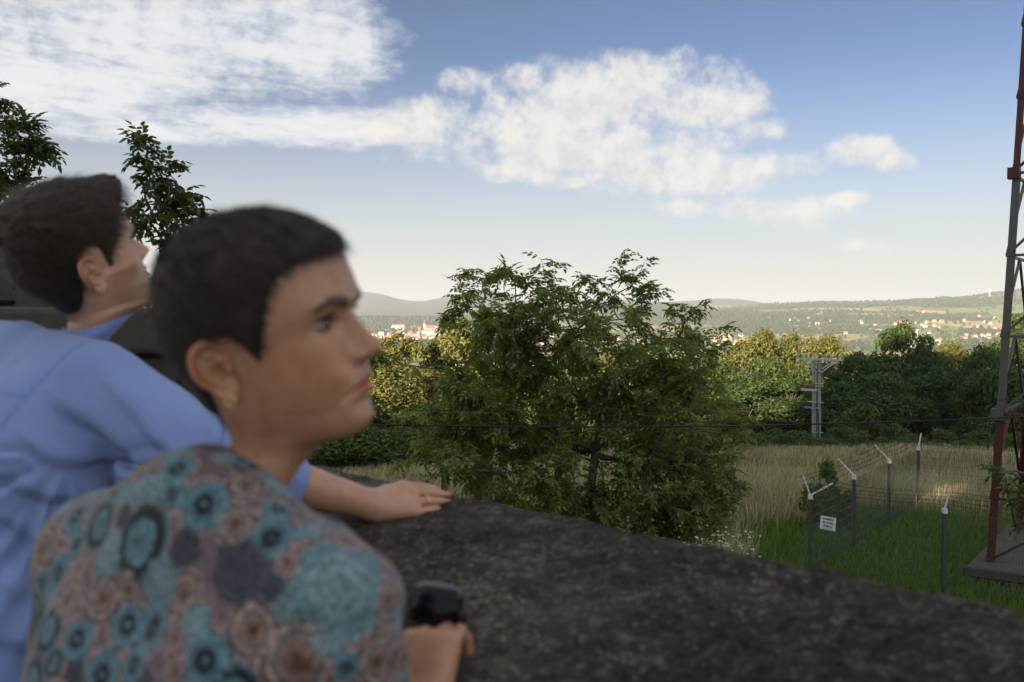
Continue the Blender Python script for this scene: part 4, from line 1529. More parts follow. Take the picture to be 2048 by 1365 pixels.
def build_mast():
    rusty('mast_red', (0.072, 0.013, 0.012))
    rusty('mast_grey', (0.095, 0.092, 0.086), 0.35)
    stone_material('plinth_concrete', (0.055, 0.052, 0.050), (0.12, 0.112, 0.105))
    e = np.array([0.577, 0.817, 0])
    f = np.array([0.817, -0.577, 0])
    Z = np.array([0, 0, 1.0])
    b0 = np.array([11.16, 23.3, -5.75])
    W = 4.4
    # plinth: a thick slab with a broken edge on a darker footing
    c = b0 + (e + f) * W / 2
    root = empty('concrete_plinth', (c[0], c[1], G0))
    off = -np.array(root.location)
    R = np.stack([f, e, Z], 1)
    o = MB().box(np.array([c[0], c[1], -5.87]) + off, (W + 0.62, W + 1.5, 0.24), R).build('slab', 'plinth_concrete', root)
    md = o.modifiers.new('bevel', 'BEVEL')
    md.width = 0.03
    MB().box(np.array([c[0], c[1], -6.25]) + off, (W + 0.3, W + 1.0, 0.53), R).build('footing', 'plinth_concrete', root)
    tag(root, 'grey concrete plinth slab under the red lattice mast', 'plinth')
    # mast
    root = empty('lattice_mast', c + np.array([0, 0, -5.75 - c[2]]))
    off = -np.array(root.location)
    H, top = 36.0, 0.28
    levels = [0, 1.5, 3.47, 5.3, 7.2, 9.12, 10.9, 12.6, 14.5, 16.5, 18.5, 20.5, 23, 25.5, 28, 31, 34]

    def corner(k, h):
        s = W * (1 - h / H * (1 - top))
        sx, sy = ((-1, -1), (1, -1), (1, 1), (-1, 1))[k]
        # corner 0 is the leg in view; the legs lean evenly to the centre
        lean = 1 - 0.0
        return c * np.array([1, 1, 0]) + f * sx * s / 2 + e * sy * s / 2 + Z * (-5.75 + h) + off

    def colour(h):
        return 'mast_red' if h < 3.47 else ('mast_grey' if h < 9.12 else ('mast_red' if h < 18.5 else ('mast_grey' if h < 25.5 else 'mast_red')))
    for k in range(4):
        for h0, h1 in zip(levels[:-1], levels[1:]):
            wd = 0.18 if h1 <= 9.2 else 0.15
            a, b = corner(k, h0), corner(k, h1)
            mb = MB()
            sx, sy = ((-1, -1), (1, -1), (1, 1), (-1, 1))[k]
            # an angle section: two plates meeting at the outer corner
            bar(mb, a - f * sx * wd / 2 - e * sy * 0.015, b - f * sx * wd / 2 - e * sy * 0.015, wd, 0.026, tuple(e * sy))
            bar(mb, a - e * sy * wd / 2 - f * sx * 0.015, b - e * sy * wd / 2 - f * sx * 0.015, wd - 0.03, 0.026, tuple(f * sx))
            mb.build('leg', colour((h0 + h1) / 2), root)
            if h0 in (3.47, 9.12):
                m2 = MB()
                m2.box(a - f * sx * 0.03 - e * sy * 0.03, (0.26, 0.26, 0.26), R)
                m2.build('splice_plate', colour(h1), root)
    for q in range(4):
        for h0, h1 in zip(levels[:-1], levels[1:]):
            a0, b0_ = corner(q, h0), corner((q + 1) % 4, h0)
            a1, b1 = corner(q, h1), corner((q + 1) % 4, h1)
            m = (a1 + b1) / 2
            cc = colour((h0 + h1) / 2)
            for s, t in ((a0, m), (b0_, m)):
                mb = MB()
                bar(mb, s, t, 0.06, 0.06)
                mb.build('brace', cc, root)
            mb = MB()
            bar(mb, a1, b1, 0.06, 0.06)
            mb.build('brace', cc, root)
    tag(root, 'tall red and grey steel lattice mast standing at the right edge', 'mast')


def build_pole():
    simple('pole_concrete', (0.24, 0.24, 0.235), 0.9, var=0.25, scale=6, bmp=0.3)
    simple('pole_steel', (0.40, 0.41, 0.42), 0.5, 0.4, var=0.2)
    simple('insulator_brown', (0.12, 0.06, 0.05), 0.3)
    simple('cable_black', (0.008, 0.008, 0.009), 0.6)
    simple('plate_blue', (0.04, 0.12, 0.45), 0.5)
    y = 96.0
    b = ground_pt(1634, None, y)
    zb = at(1634, 905, y)[2]
    b[2] = min(b[2], zb)
    zt = at(1636, 722, y)[2]
    root = empty('power_pole', b)
    off = -np.asarray(b)
    H = zt - b[2]
    k = y / FPX
    tag(root, 'twin concrete power pole with steel crossarm in front of the tree belt', 'power pole')
    for dx, dz in ((-0.23, 0.0), (0.25, 0.05)):
        MB().box((dx, 0, H / 2 - 0.3 + dz), (0.36, 0.30, H + 0.6), None, 0.82).build('pole', 'pole_concrete', root)
    def px(u, v):
        return at(u, v, y - 0.3) + off
    arm = MB()
    bar(arm, px(1592, 717), px(1686, 721), 0.16, 0.20)
    arm.build('crossarm', 'pole_steel', root)
    for a, c in (((1603, 718), (1632, 745)), ((1610, 718), (1634, 737)), ((1671, 721), (1644, 738)), ((1676, 721), (1642, 746))):
        mb = MB()
        bar(mb, px(*a), px(*c), 0.09, 0.09)
        mb.build('brace', 'pole_steel', root)
    for u0, u1, v in ((1587, 1612, 716), (1622, 1652, 717), (1659, 1688, 719)):     # looped jumpers
        t = np.linspace(0, math.pi, 14)
        pts = [px((u0 + u1) / 2 - (u1 - u0) / 2 * math.cos(a), v - 7.5 * math.sin(a) ** 0.6 + 1) for a in t]
        MB().tube(pts, 0.05, 5).build('jumper', 'pole_steel', root, True)
        MB().tube([px((u0 + u1) / 2 + 2, v + 1), px((u0 + u1) / 2 + 2, v - 7)], 0.08, 7).build('insulator', 'insulator_brown', root, True)
    for (u0, v0, u1, v1, w) in ((1602, 779, 1633, 781, 0.22), (1615, 803, 1633, 805, 0.10), (1609, 815, 1638, 816, 0.13)):
        mb = MB()
        bar(mb, px(u0, v0), px(u1, v1), w, w)
        mb.build('bracket', 'pole_steel', root)
    for u in (1613, 1617, 1624, 1628):
        MB().tube([px(u, 778), px(u + 1, 765)], [0.08, 0.03], 7).build('insulator', 'insulator_brown', root, True)
    for v in (726, 744, 768, 773, 806, 866):
        MB().box(px(1637, v) + np.array([0, 0.22, 0]), (0.98, 0.36, 0.07)).build('band', 'pole_steel', root)
    MB().tube([px(1633, 800), px(1637, 830), px(1637, 900)], 0.05, 5).build('conduit', 'cable_black', root, True)
    MB().box(px(1630, 901.5) + np.array([0, 0.1, 0]), (0.24, 0.02, 0.20)).build('number_plate', 'plate_blue', root)
    # overhead cables crossing the view in front of the walnut
    for pts, r, lab in (([(-300, 800), (740, 848), (1200, 853.5), (1640, 848), (2048, 838), (2600, 800)], 0.011, 'thicker black overhead cable crossing low in front of the walnut'),
                        ([(-300, 770), (740, 816), (1200, 822), (1640, 815), (2048, 802), (2600, 760)], 0.0045, 'thin upper overhead wire crossing in front of the walnut')):
        U = np.linspace(-300, 2600, 60)
        a = np.array(pts, float)
        co = np.polyfit(a[:, 0], a[:, 1], 2)
        Pp = np.array([at(u, np.polyval(co, u), 15.2) for u in U])
        o = MB().tube(Pp, r, 6).build('cable', 'cable_black', None, True)
        tag(o, lab, 'cable')


WALNUT_PER = 13
if 'trees' in PARTS:
    build_trees()
if 'grass' in PARTS:
    build_grass()
if 'fence' in PARTS:
    build_fence()
if 'tower' in PARTS:
    build_mast()
    build_pole()


# ================================================================== people
def rot_dir(yaw, pitch, roll):
    f = np.array([math.cos(yaw) * math.cos(pitch), math.sin(yaw) * math.cos(pitch), math.sin(pitch)])
    r = np.array([math.sin(yaw), -math.cos(yaw), 0])
    u = np.cross(r, f)
    c, s = math.cos(roll), math.sin(roll)
    return np.stack([r * c + u * s, f, u * c - r * s], 1)


def skin_material(name, base, deep, stubble=None):
    m, nt = material(name)
    tc = nt.n('ShaderNodeTexCoord').outputs['Object']
    att = nt.n('ShaderNodeAttribute', {'attribute_name': 'tint'}).outputs['Color']
    f = nt.noise(tc, 38, 5, 0.6)
    f2 = nt.noise(tc, 420, 3, 0.6)
    c = nt.mix(nt.smooth(f, 0.35, 0.7), base, deep)
    c = nt.mix(nt.math('MULTIPLY', f2, 0.25), c, tuple(x * 0.72 for x in base))
    c = nt.mix(1.0, c, att, 'MULTIPLY')
    h = nt.math('ADD', nt.noise(tc, 650, 4, 0.6), nt.math('MULTIPLY', nt.noise(tc, 180, 3, 0.5), 0.6))
    b = nt.n('ShaderNodeBsdfPrincipled', Base_Color=c, Roughness=0.37)
    b.inputs['Subsurface Weight'].default_value = 0.16
    b.inputs['Subsurface Radius'].default_value = (1.0, 0.35, 0.2)
    b.inputs['Subsurface Scale'].default_value = 0.006
    b.inputs['Specular IOR Level'].default_value = 0.5
    nt.set(b, 'Normal', bump(nt, h, 0.25, 0.0012))
    finish(nt, b)
    return m


def hair_material(name, dark, light):
    m, nt = material(name)
    tc = nt.n('ShaderNodeTexCoord').outputs['Object']
    f = nt.noise(tc, 70, 6, 0.7)
    isl = nt.n('ShaderNodeNewGeometry').outputs['Random Per Island']
    c = nt.mix(nt.math('MULTIPLY', nt.math('ADD', f, isl), 0.55), dark, light)
    b = nt.n('ShaderNodeBsdfPrincipled', Base_Color=c, Roughness=0.42)
    b.inputs['Specular IOR Level'].default_value = 0.35
    nt.set(b, 'Normal', bump(nt, nt.noise(tc, 330, 4, 0.7), 0.6, 0.004))
    finish(nt, b)
    return m


# stations of the head loft in mm, head frame: x right, y forward, z up, origin between the ears
#        front y,z    side x,y,z       back y,z    p(x) q(y)
STN = [(-8, 125, 0.1, -8, 125, -8, 125, 1, 1),
       (25, 122, 34, -8, 120, -42, 118, .95, .95),
       (52, 112, 56, -8, 108, -66, 104, .92, .92),
       (75, 96, 68, -8, 90, -82, 84, .90, .88),
       (88, 78, 74, -8, 70, -91, 62, .88, .84),
       (93.5, 62, 76, -8, 52, -95, 42, .86, .80),
       (96.5, 47, 76.5, -7, 38, -95, 26, .85, .78),
       (97.5, 35, 76, -6, 26, -93, 14, .84, .78),
       (94, 24, 75, -4, 16, -90, 4, .84, .80),
       (91, 12, 73, -2, 8, -86, -5, .85, .84),
       (90, 0, 71, 0, 0, -82, -13, .86, .86),
       (91, -12, 69, 2, -9, -77, -21, .88, .88),
       (93, -24, 67, 4, -18, -72, -29, .90, .90),
       (95.5, -34, 65.5, 5, -27, -68, -36, .92, .94),
       (96.5, -44, 64, 6, -36, -64, -43, .94, .98),
       (95.5, -54, 62, 7, -45, -60, -50, .96, 1.02),
       (94, -64, 60, 7, -54, -57, -57, .98, 1.06),
       (93, -74, 57, 6, -62, -55, -64, 1., 1.10),
       (94, -84, 54, 5, -69, -53, -70, 1., 1.12),
       (90, -94, 51, 2, -76, -52, -77, 1., 1.12),
       (79, -101, 48, -2, -83, -51, -84, 1., 1.10),
       (60, -104, 47, -5, -90, -51, -90, 1., 1.0),
       (42, -107, 46, -8, -97, -51, -97, 1., 1.0),
       (31, -114, 46, -10, -105, -52, -106, 1., 1.0),
       (25, -126, 47, -12, -118, -54, -118, 1., 1.0),
       (21, -145, 49, -15, -138, -57, -138, 1., 1.0),
       (18, -165, 53, -18, -158, -61, -156, 1., 1.0),
       (18, -185, 62, -20, -176, -66, -172, 1., 1.0),
       (18, -205, 78, -22, -192, -72, -186, 1., 1.0)]


def catmull(A, sub):
    A = np.asarray(A, float)
    P = np.vstack([2 * A[0] - A[1], A, 2 * A[-1] - A[-2]])
    out = []
    for i in range(1, len(P) - 2):
        t = np.linspace(0, 1, sub, endpoint=False)[:, None]
        p0, p1, p2, p3 = P[i - 1], P[i], P[i + 1], P[i + 2]
        out.append(0.5 * (2 * p1 + (p2 - p0) * t + (2 * p0 - 5 * p1 + 4 * p2 - p3) * t ** 2 + (3 * p1 - p0 - 3 * p2 + p3) * t ** 3))
    out.append(P[-2][None])
    return np.vstack(out)


def g2(a, b, sa, sb):
    return np.exp(-(a / sa) ** 2 - (b / sb) ** 2)


def head_mesh(male=False):
    S = np.array(STN, float)
    if male:
        S[12:21, 2] *= 1.07
        S[16:21, 0] += 3
        S[18:21, 1] -= 5
        S[20:, 2] *= 1.16
        S[21:, 0] += 4
        S[21:, 5] -= 5
        S[26:, 2] = (58, 59, 60)
        S[26:, 5] = (-64, -65, -66)
    else:
        S[18:23, 1] += 4.0
        S[15:18, 1] += 1.5
    rows = catmull(S, 10)
    NT_ = 400
    t = np.linspace(-1, 1, NT_, endpoint=False)
    th = math.pi * (0.5 * t + 0.5 * t ** 3)
    c, s = np.cos(th), np.sin(th)
    ac, as_ = np.abs(c), np.abs(s)
    R = rows[:, None, :]
    p, q = R[..., 7], R[..., 8]
    front = c >= 0
    pp = np.where(front, p, 1.0)
    qq = np.where(front, q, 0.95)
    x = R[..., 2] * as_ ** pp * np.sign(s)
    yE = np.where(front, R[..., 0], R[..., 5])
    y = R[..., 3] + (yE - R[..., 3]) * ac ** qq
    zE = np.where(front, R[..., 1], R[..., 6])
    z = R[..., 4] + (zE - R[..., 4]) * ac ** 2
    x = np.broadcast_to(x, y.shape).copy()
    fr = sstep(y, 20, 60)                       # only the face takes face features
    X = np.abs(x)
    dy = np.zeros_like(y)
    # nose
    nz = np.interp(z, [-36, -31, -27, -22, -17, -12, -6, 4, 14, 22, 30], [0, 3, 9, 20, 26.5, 26, 21.5, 14.5, 7, 2, 0])
    nw = np.interp(z, [-36, -24, -14, -4, 10, 24], [9, 9.5, 9.5, 8.3, 7, 8.5]) * (1.12 if male else 1)
    dy += nz * np.exp(-(X / nw) ** 2.4)
    dy += 10.5 * g2(X - 13.5, z + 20.5, 5.2, 6.2)
    dy -= 5 * g2(X - 6.5, z + 28.5, 3, 2.2)     # nostrils
    dy -= 2.5 * g2(X - 20, z + 21, 3, 7)
    # mouth
    zm = z + (0 if male else 0.012) * X ** 2      # mouth line turning down at the corners
    dy += 4.6 * g2(X, zm + 41, 19, 4.6) + 5.2 * g2(X, zm + 54, 16, 5.2)
    dy -= 4.6 * g2(X, zm + 47.5, 25, 2.0)
    dy -= (3.8 if male else 2.8) * g2(X - 26, zm + 48.5, 5, 5)
    dy -= (4.2 if male else 3.0) * g2(X, z + 66, 17, 5)
    dy += (4.5 if male else 2.6) * g2(X, z + 82, 16, 11)
    dy -= 1.2 * g2(X, z + 33, 3, 5)
    # nasolabial fold
    fx = np.interp(z, [-58, -48, -22], [33, 31, 18])
    dy -= (1.8 if male else 1.0) * np.exp(-((X - fx) / 3.6) ** 2) * sstep(z, -64, -52) * (1 - sstep(z, -28, -18))
    # sockets, brow, cheek bone
    dy -= 10.5 * g2(X - 30, z - 15, 15, 9.5)
    dy += (4.0 if male else 3.0) * g2(X - 26, z - 32, 20, 6.5)
    dy -= 3 * g2(X, z - 22, 7, 6)
    dy += (3.5 if male else 2.0) * g2(X - 46, z + 10, 18, 16)
    dy += (-3.0 if male else 2.5) * g2(X - 44, z + 36, 18, 18)
    y = y + dy * fr
    x = x + np.sign(x) * ((3.2 if male else 1.5) * g2(X - 60, z + 8, 18, 18) * sstep(y, 25, 50) + (-2.4 if male else 2.6) * g2(y - 38, z + 36, 24, 22))
    # eye lids on the ball, opening pushed behind it
    ex, ey, ez, er = 31.0, 68.6, 15.5, 13.4
    for sg in (1, -1):
        dx, dz = x - sg * ex, z - ez
        rr = dx ** 2 + dz ** 2
        ball = ey + np.sqrt(np.maximum((er + 1.3) ** 2 - rr, 0))
        k = (rr < (er + 1.0) ** 2) & (y > 30)
        al = np.clip(1 - (dx / 15.8) ** 2, 0, 1)
        opening = k & (dz < (6.0 if male else 4.4) * al) & (dz > -3.8 * al) & (np.abs(dx) < 14)
        y = np.where(k, np.maximum(y, ball), y)
        y = np.where(opening, ey + np.sqrt(np.maximum((er - 2.2) ** 2 - rr, 0)), y)
    V = np.stack([x, y, z], -1).reshape(-1, 3)
    nr = len(rows)
    i, j = np.meshgrid(np.arange(nr - 1), np.arange(NT_), indexing='ij')
    j2 = (j + 1) % NT_
    Q = np.stack([i * NT_ + j, (i + 1) * NT_ + j, (i + 1) * NT_ + j2, i * NT_ + j2], -1).reshape(-1, 4)
    # tint
    x, y, z = V.T
    X = np.abs(x)
    tint = np.ones((len(V), 3))

    def paint(mask, colr):
        nonlocal tint
        m = np.clip(mask, 0, 1)[:, None]
        tint = tint * (1 - m) + tint * np.array(colr) * m
    zl = z + (0 if male else 0.012) * X ** 2
    lips = np.where((y > 70), 1, 0) * (sstep(zl, -61, -58) * (1 - sstep(zl, -39, -36.5))) * (1 - sstep(X, 17 + 0 * z, 23 + 0 * z)) \
        * (1 - sstep(np.abs(zl + 47.5) + X * 0.42, 10, 12.5))
    paint(lips * (0.55 if male else 0.9), (0.92, 0.46, 0.48))
    paint((0.25 if male else 0.5) * np.exp(-(((X - 52) / 26) ** 2 + ((z + 18) / 20) ** 2)) * sstep(y, 5, 45), (1.0, 0.70, 0.62))
    brow_z = np.interp(X, [10, 22, 38, 50], [29, 33.5, 36, 30.5])
    bw = np.interp(X, [8, 16, 34, 52], [4.0, 5.2, 4.4, 1.4])
    paint(1.0 * np.exp(-(((z - brow_z) / (bw * 1.25)) ** 4)) * sstep(X, 7, 13) * (1 - sstep(X, 49, 57)) * (y > 35), (0.10, 0.075, 0.07))
    paint((0.3 if male else 0.8) * np.exp(-(((X - 33) / 16) ** 2 + ((z - 18.0) / 7) ** 2)) * (y > 40), (0.42, 0.34, 0.34))  # dark eye make-up, with socket shading put into the skin colour
    if male:
        st = (1 - sstep(z, -30, -12)) * sstep(z, -118, -100) * sstep(y, -5, 25)
        paint(0.55 * st, (0.55, 0.52, 0.55))
    return V, Q, tint


def ear_mesh(k=1.0):
    """right ear, head frame, mm"""
    nr, na = 34, 96
    rho = np.concatenate([np.linspace(0, 1, nr), [1.03, 1.0, 0.9, 0.7]])
    phi = np.linspace(0, 2 * math.pi, na, endpoint=False)
    du, dv = np.sin(phi), np.cos(phi)            # u forward, v up

    def ray(cu, cv, a, b):
        # distance along (du, dv) from the origin to an ellipse
        A = (du / a) ** 2 + (dv / b) ** 2
        B = -2 * (du * cu / a ** 2 + dv * cv / b ** 2)
        C = (cu / a) ** 2 + (cv / b) ** 2 - 1
        D = np.maximum(B * B - 4 * A * C, 0)
        return np.where(B * B - 4 * A * C > 0, (-B + np.sqrt(D)) / (2 * A), 0)
    Ro = np.maximum(ray(-1.5, 7, 18.5, 25), ray(3.5, -19, 11.5, 13.5))
    Ro = np.convolve(np.concatenate([Ro[-4:], Ro, Ro[:4]]), np.ones(9) / 9, 'valid')
    r = rho[:, None] * Ro[None]
    u, v = r * du, r * dv
    rh = np.minimum(rho, 1)[:, None] + 0 * r
    back = sstep(-u, -13, -3) * sstep(v, -22, -8)   # where the rolled rim runs
    top = sstep(v, 8, 20)
    w = np.maximum(back, top)
    h = 3 + 4.8 * np.exp(-((rh - 0.91) / 0.075) ** 2) * w
    h -= 3.2 * np.exp(-((rh - 0.74) / 0.085) ** 2) * w
    h += 3.8 * np.exp(-((rh - 0.53) / 0.10) ** 2) * sstep(-u, -9, -1) * sstep(v, -20, -8)
    h -= 11 * g2(u - 2.5, v + 2, 8, 10.5)
    h -= 3.5 * g2(u + 1, v - 13, 6, 4)
    h += 6.5 * g2(u - 12.5, v + 3, 4, 5.5)
    h += 4.0 * g2(u - 3.5, v + 14.5, 5.5, 3)
    h += 1.5 * g2(u - 4, v + 25, 7, 7)
    h += 3.5 * g2(u - 9, v - 8, 8, 2.6)           # crus of the helix
    h = h + 0.006 * (np.maximum(-u, 0)) ** 2
    for m, dh in ((-3, -3.0), (-2, -5.5), (-1, -8.0)):
        h[m] = h[nr - 1] + dh
    a = rad(24)
    U = np.array([-math.sin(a), math.cos(a), 0])
    N = np.array([math.cos(a), math.sin(a), 0.06])
    Z = np.array([0, 0, 1.0])
    tl = rad(14)
    U2, V2 = U * math.cos(tl) + Z * math.sin(tl), Z * math.cos(tl) - U * math.sin(tl)
    P = np.array([75.5, -15, -10]) + k * (u[..., None] * U2 + v[..., None] * V2 + h[..., None] * N)
    n = len(rho)
    V = P.reshape(-1, 3)
    i, j = np.meshgrid(np.arange(n - 1), np.arange(na), indexing='ij')
    j2 = (j + 1) % na
    Q = np.stack([i * na + j, i * na + j2, (i + 1) * na + j2, (i + 1) * na + j], -1).reshape(-1, 4)
    # darker inside the bowl is left to the light; the rim and lobe are redder
    tint = np.ones((len(V), 3))
    red = (0.5 * np.exp(-((rh - 0.93) / 0.12) ** 2)).reshape(-1, 1)
    tint = tint * (1 - red) + red * np.array([1.0, 0.62, 0.55])
    return V, Q, tint


def sphere_mesh(c, r, n=24, m=16, fwd=(0, 1, 0)):
    R, _ = frame((0, 0, 0), fwd)
    a = np.linspace(0, math.pi, m + 1)
    b = np.linspace(0, 2 * math.pi, n, endpoint=False)
    A, B = np.meshgrid(a, b, indexing='ij')
    P = np.stack([np.cos(A), np.sin(A) * np.cos(B), np.sin(A) * np.sin(B)], -1).reshape(-1, 3) * r
    V = P @ R.T + np.asarray(c, float)
    i, j = np.meshgrid(np.arange(m), np.arange(n), indexing='ij')
    j2 = (j + 1) % n
    Q = np.stack([i * n + j, (i + 1) * n + j, (i + 1) * n + j2, i * n + j2], -1).reshape(-1, 4)
    return V, Q, (i + 0.5).ravel() / m


def quat_slerp_rot(Ra, Rb, w):
    qa, qb = Matrix(Ra.tolist()).to_quaternion(), Matrix(Rb.tolist()).to_quaternion()
    return np.array(qa.slerp(qb, float(w)).to_matrix())


class Pose:
    """head frame bent into the torso frame through the neck (mm in, metres out)"""
    def __init__(s, Rh, th, k, Rt, nb):
        s.Rh, s.th, s.k, s.Rt, s.nb = Rh, np.asarray(th, float), k / 1000.0, Rt, np.asarray(nb, float)
        s.B = np.array([0, -30, -168.0])
        s.A = np.array([0, -18, -72.0])
        s.tab = [quat_slerp_rot(Rt, Rh, w) for w in np.linspace(0, 1, 65)]

    def __call__(s, P):
        P = np.asarray(P, float)
        w = sstep(P[:, 2] + 0.10 * np.clip(P[:, 1], 0, 90), -190, -86)
        i = np.clip(w * 64, 0, 63.999)
        i0 = i.astype(int)
        f = (i - i0)[:, None, None]
        T = np.array(s.tab)
        M = T[i0] * (1 - f) + T[i0 + 1] * f
        c = s.B + (s.A - s.B) * w[:, None]
        cw = s.nb + (s.Rh @ (s.A * s.k) + s.th - s.nb) * w[:, None]
        return np.einsum('nij,nj->ni', M, (P - c) * s.k) + cw

    def head(s, P):
        return (np.asarray(P, float) * s.k) @ s.Rh.T + s.th


def strands(root, nrm, dirs, length, width, rnd, segs=3, lift=0.45, curl=0.25):
    """flat tapering hair strips lying along dirs"""
    n = len(root)
    side = np.cross(nrm, dirs)
    side /= np.linalg.norm(side, axis=1, keepdims=True) + 1e-9
    L = length * rnd.uniform(0.6, 1.25, n)[:, None]
    up = lift * rnd.uniform(0.3, 1.2, n)[:, None]
    sw = rnd.normal(0, curl, n)[:, None]
    pts = []
    for k in range(segs + 1):
        t = k / segs
        p = root + L * (dirs * t + nrm * up * (t - 0.55 * t * t) + side * sw * t * t)
        w = width * (1 - 0.85 * t)
        pts += [p - side * w / 2, p + side * w / 2]
    V = np.stack(pts, 1).reshape(-1, 3)
    b = (np.arange(n) * 2 * (segs + 1))[:, None]
    Q = np.concatenate([b + np.array([[2 * k, 2 * k + 1, 2 * k + 3, 2 * k + 2]]) for k in range(segs)])
    return V, Q


EYE_UP = {True: 6.0, False: 4.4}


def head_and_hair(pose, male, hair_poly, thick, comb, ear_k, rnd, n_str, str_len, tuft=None):
    """returns body pieces [(V, Q, tint, mat)] in world metres and the hair mesh"""
    V, Q, tint = head_mesh(male)
    low = (1 - sstep(V[:, 2] - 0.12 * np.clip(V[:, 1], 0, 90), -95, -62))[:, None] * (V[:, 2] > -196)[:, None]
    V = V + low * (relax(V, Q, 60, 0.5) - V)
    N = normals(V, Q)
    if (N * (V - np.array([0, 0, 20]))).sum() < 0:
        Q = Q[:, ::-1]
        N = -N
    if male:
        side = sstep(np.abs(V[:, 0]), 22, 38)[:, None] * (V[:, 2] < 60)[:, None] * (V[:, 2] > -196)[:, None]
        V = V + side * (relax(V, Q, 60, 0.5) - V)
        N = normals(V, Q)
    body = [(pose(V), Q, tint, 0)]
    E, EQ, et = ear_mesh(ear_k)
    body.append((pose.head(E), EQ, et, 0))
    body.append((pose.head(E * np.array([-1, 1, 1])), EQ[:, ::-1], et, 0))
    for sg in (1, -1):
        fw = np.array([0.10, 1, 0.02])
        v, q, r = sphere_mesh((sg * 31.0, 68.6, 15.5), 13.4, 28, 24, fw)
        W = pose.head(v)
        iris = r < 0.17
        body.append((W, q[~iris], np.ones((len(W), 3)), 1))
        body.append((W, q[iris], np.ones((len(W), 3)), 2))
        # lash line on the upper lid
        xs = np.linspace(-13.8, 13.8, 40)
        up = EYE_UP[male] * (1 - (xs / 15.8) ** 2)
        yy = 68.6 + np.sqrt(np.maximum(14.7 ** 2 - xs ** 2 - up ** 2, 4))
        a = np.stack([sg * (31 + xs), yy, 15.5 + up], 1)
        b = a + np.stack([sg * (0.12 * xs + 0.6), 0 * xs + 5.5, 0 * xs + 1.2], 1)
        c = a + np.array([0, 0.7, 2.8])
        L = np.vstack([c, b])
        k = np.arange(39)
        body.append((pose.head(L), np.stack([k, k + 1, k + 41, k + 40], 1), np.ones((80, 3)), 3))
        lo = a.copy()
        lo[:, 2] = 15.5 - 3.8 * (1 - (xs / 15.8) ** 2)
        lo[:, 1] = 68.6 + np.sqrt(np.maximum(14.8 ** 2 - xs ** 2 - (lo[:, 2] - 15.5) ** 2, 4))
        L = np.vstack([lo, lo + np.array([0, 0.3, -1.6])])
        body.append((pose.head(L), np.stack([k, k + 1, k + 41, k + 40], 1), np.ones((80, 3)), 3))
    # hair cap
    sd = poly_sd(V[:, 1:], hair_poly)
    sd = sd + 1.6 * vnoise(V, 3, 2, 0.16)
    T = thick(V) * sstep(sd, -0.5, 13)
    d = comb(V)
    d -= N * (d * N).sum(1, keepdims=True)
    d /= np.linalg.norm(d, axis=1, keepdims=True) + 1e-9
    streak = vnoise(V + 16 * d * vnoise(V, 9, 2, 0.03)[:, None], 5, 3, 0.10)
    H = V + N * (T * (1 + 0.22 * streak) - 0.6)[:, None]
    if tuft is not None:
        H = tuft(H, V)
    keep = sd > -0.3
    hv, hq, used = subset(H, Q, keep)
    pieces = [(pose(hv), hq)]
    idx = np.flatnonzero((sd > 1.0) & (T > 1.2))
    ar = np.linalg.norm(np.cross(V[Q[:, 2]] - V[Q[:, 0]], V[Q[:, 3]] - V[Q[:, 1]]), axis=1)
    va = np.zeros(len(V))
    np.add.at(va, Q[:, 0], ar)
    pick = rnd.choice(idx, n_str, p=va[idx] / va[idx].sum())
    root = V[pick] + N[pick] * (T[pick] * rnd.uniform(0.45, 1.0, n_str))[:, None]
    if tuft is not None:
        root = tuft(root, V[pick])
    ln = np.minimum(str_len, 3.0 * T[pick] + 3)[:, None] * 1.0
    dd = d[pick] + rnd.normal(0, 0.18, (n_str, 3))
    dd /= np.linalg.norm(dd, axis=1, keepdims=True)
    sv, sq = strands(root, N[pick], dd, ln, 0.9, rnd)
    pieces.append((pose(sv), sq))
    return body, pieces, (V, N, tint)


def merge(pieces):
    vs, qs, ts, ms, k = [], [], [], [], 0
    for p in pieces:
        vs.append(p[0])
        qs.append(p[1] + k)
        k += len(p[0])
        if len(p) > 2:
            ts.append(p[2])
            ms.append(np.full(len(p[1]), p[3]))
    return np.vstack(vs), np.vstack(qs), (np.vstack(ts) if ts else None), (np.concatenate(ms) if ms else None)


def oriented(V, Q, f):
    """make quads face outward of the field f"""
    N = normals(V, Q)
    e = 1e-3
    s = (f(V + N * e) - f(V - N * e)).sum()
    return Q if s > 0 else Q[:, ::-1]


def sdf_mesh(f, lo, hi, h, it=2):
    V, Q = surface_nets(f, lo, hi, h)
    V = relax(V, Q, it)
    return V, oriented(V, Q, f)


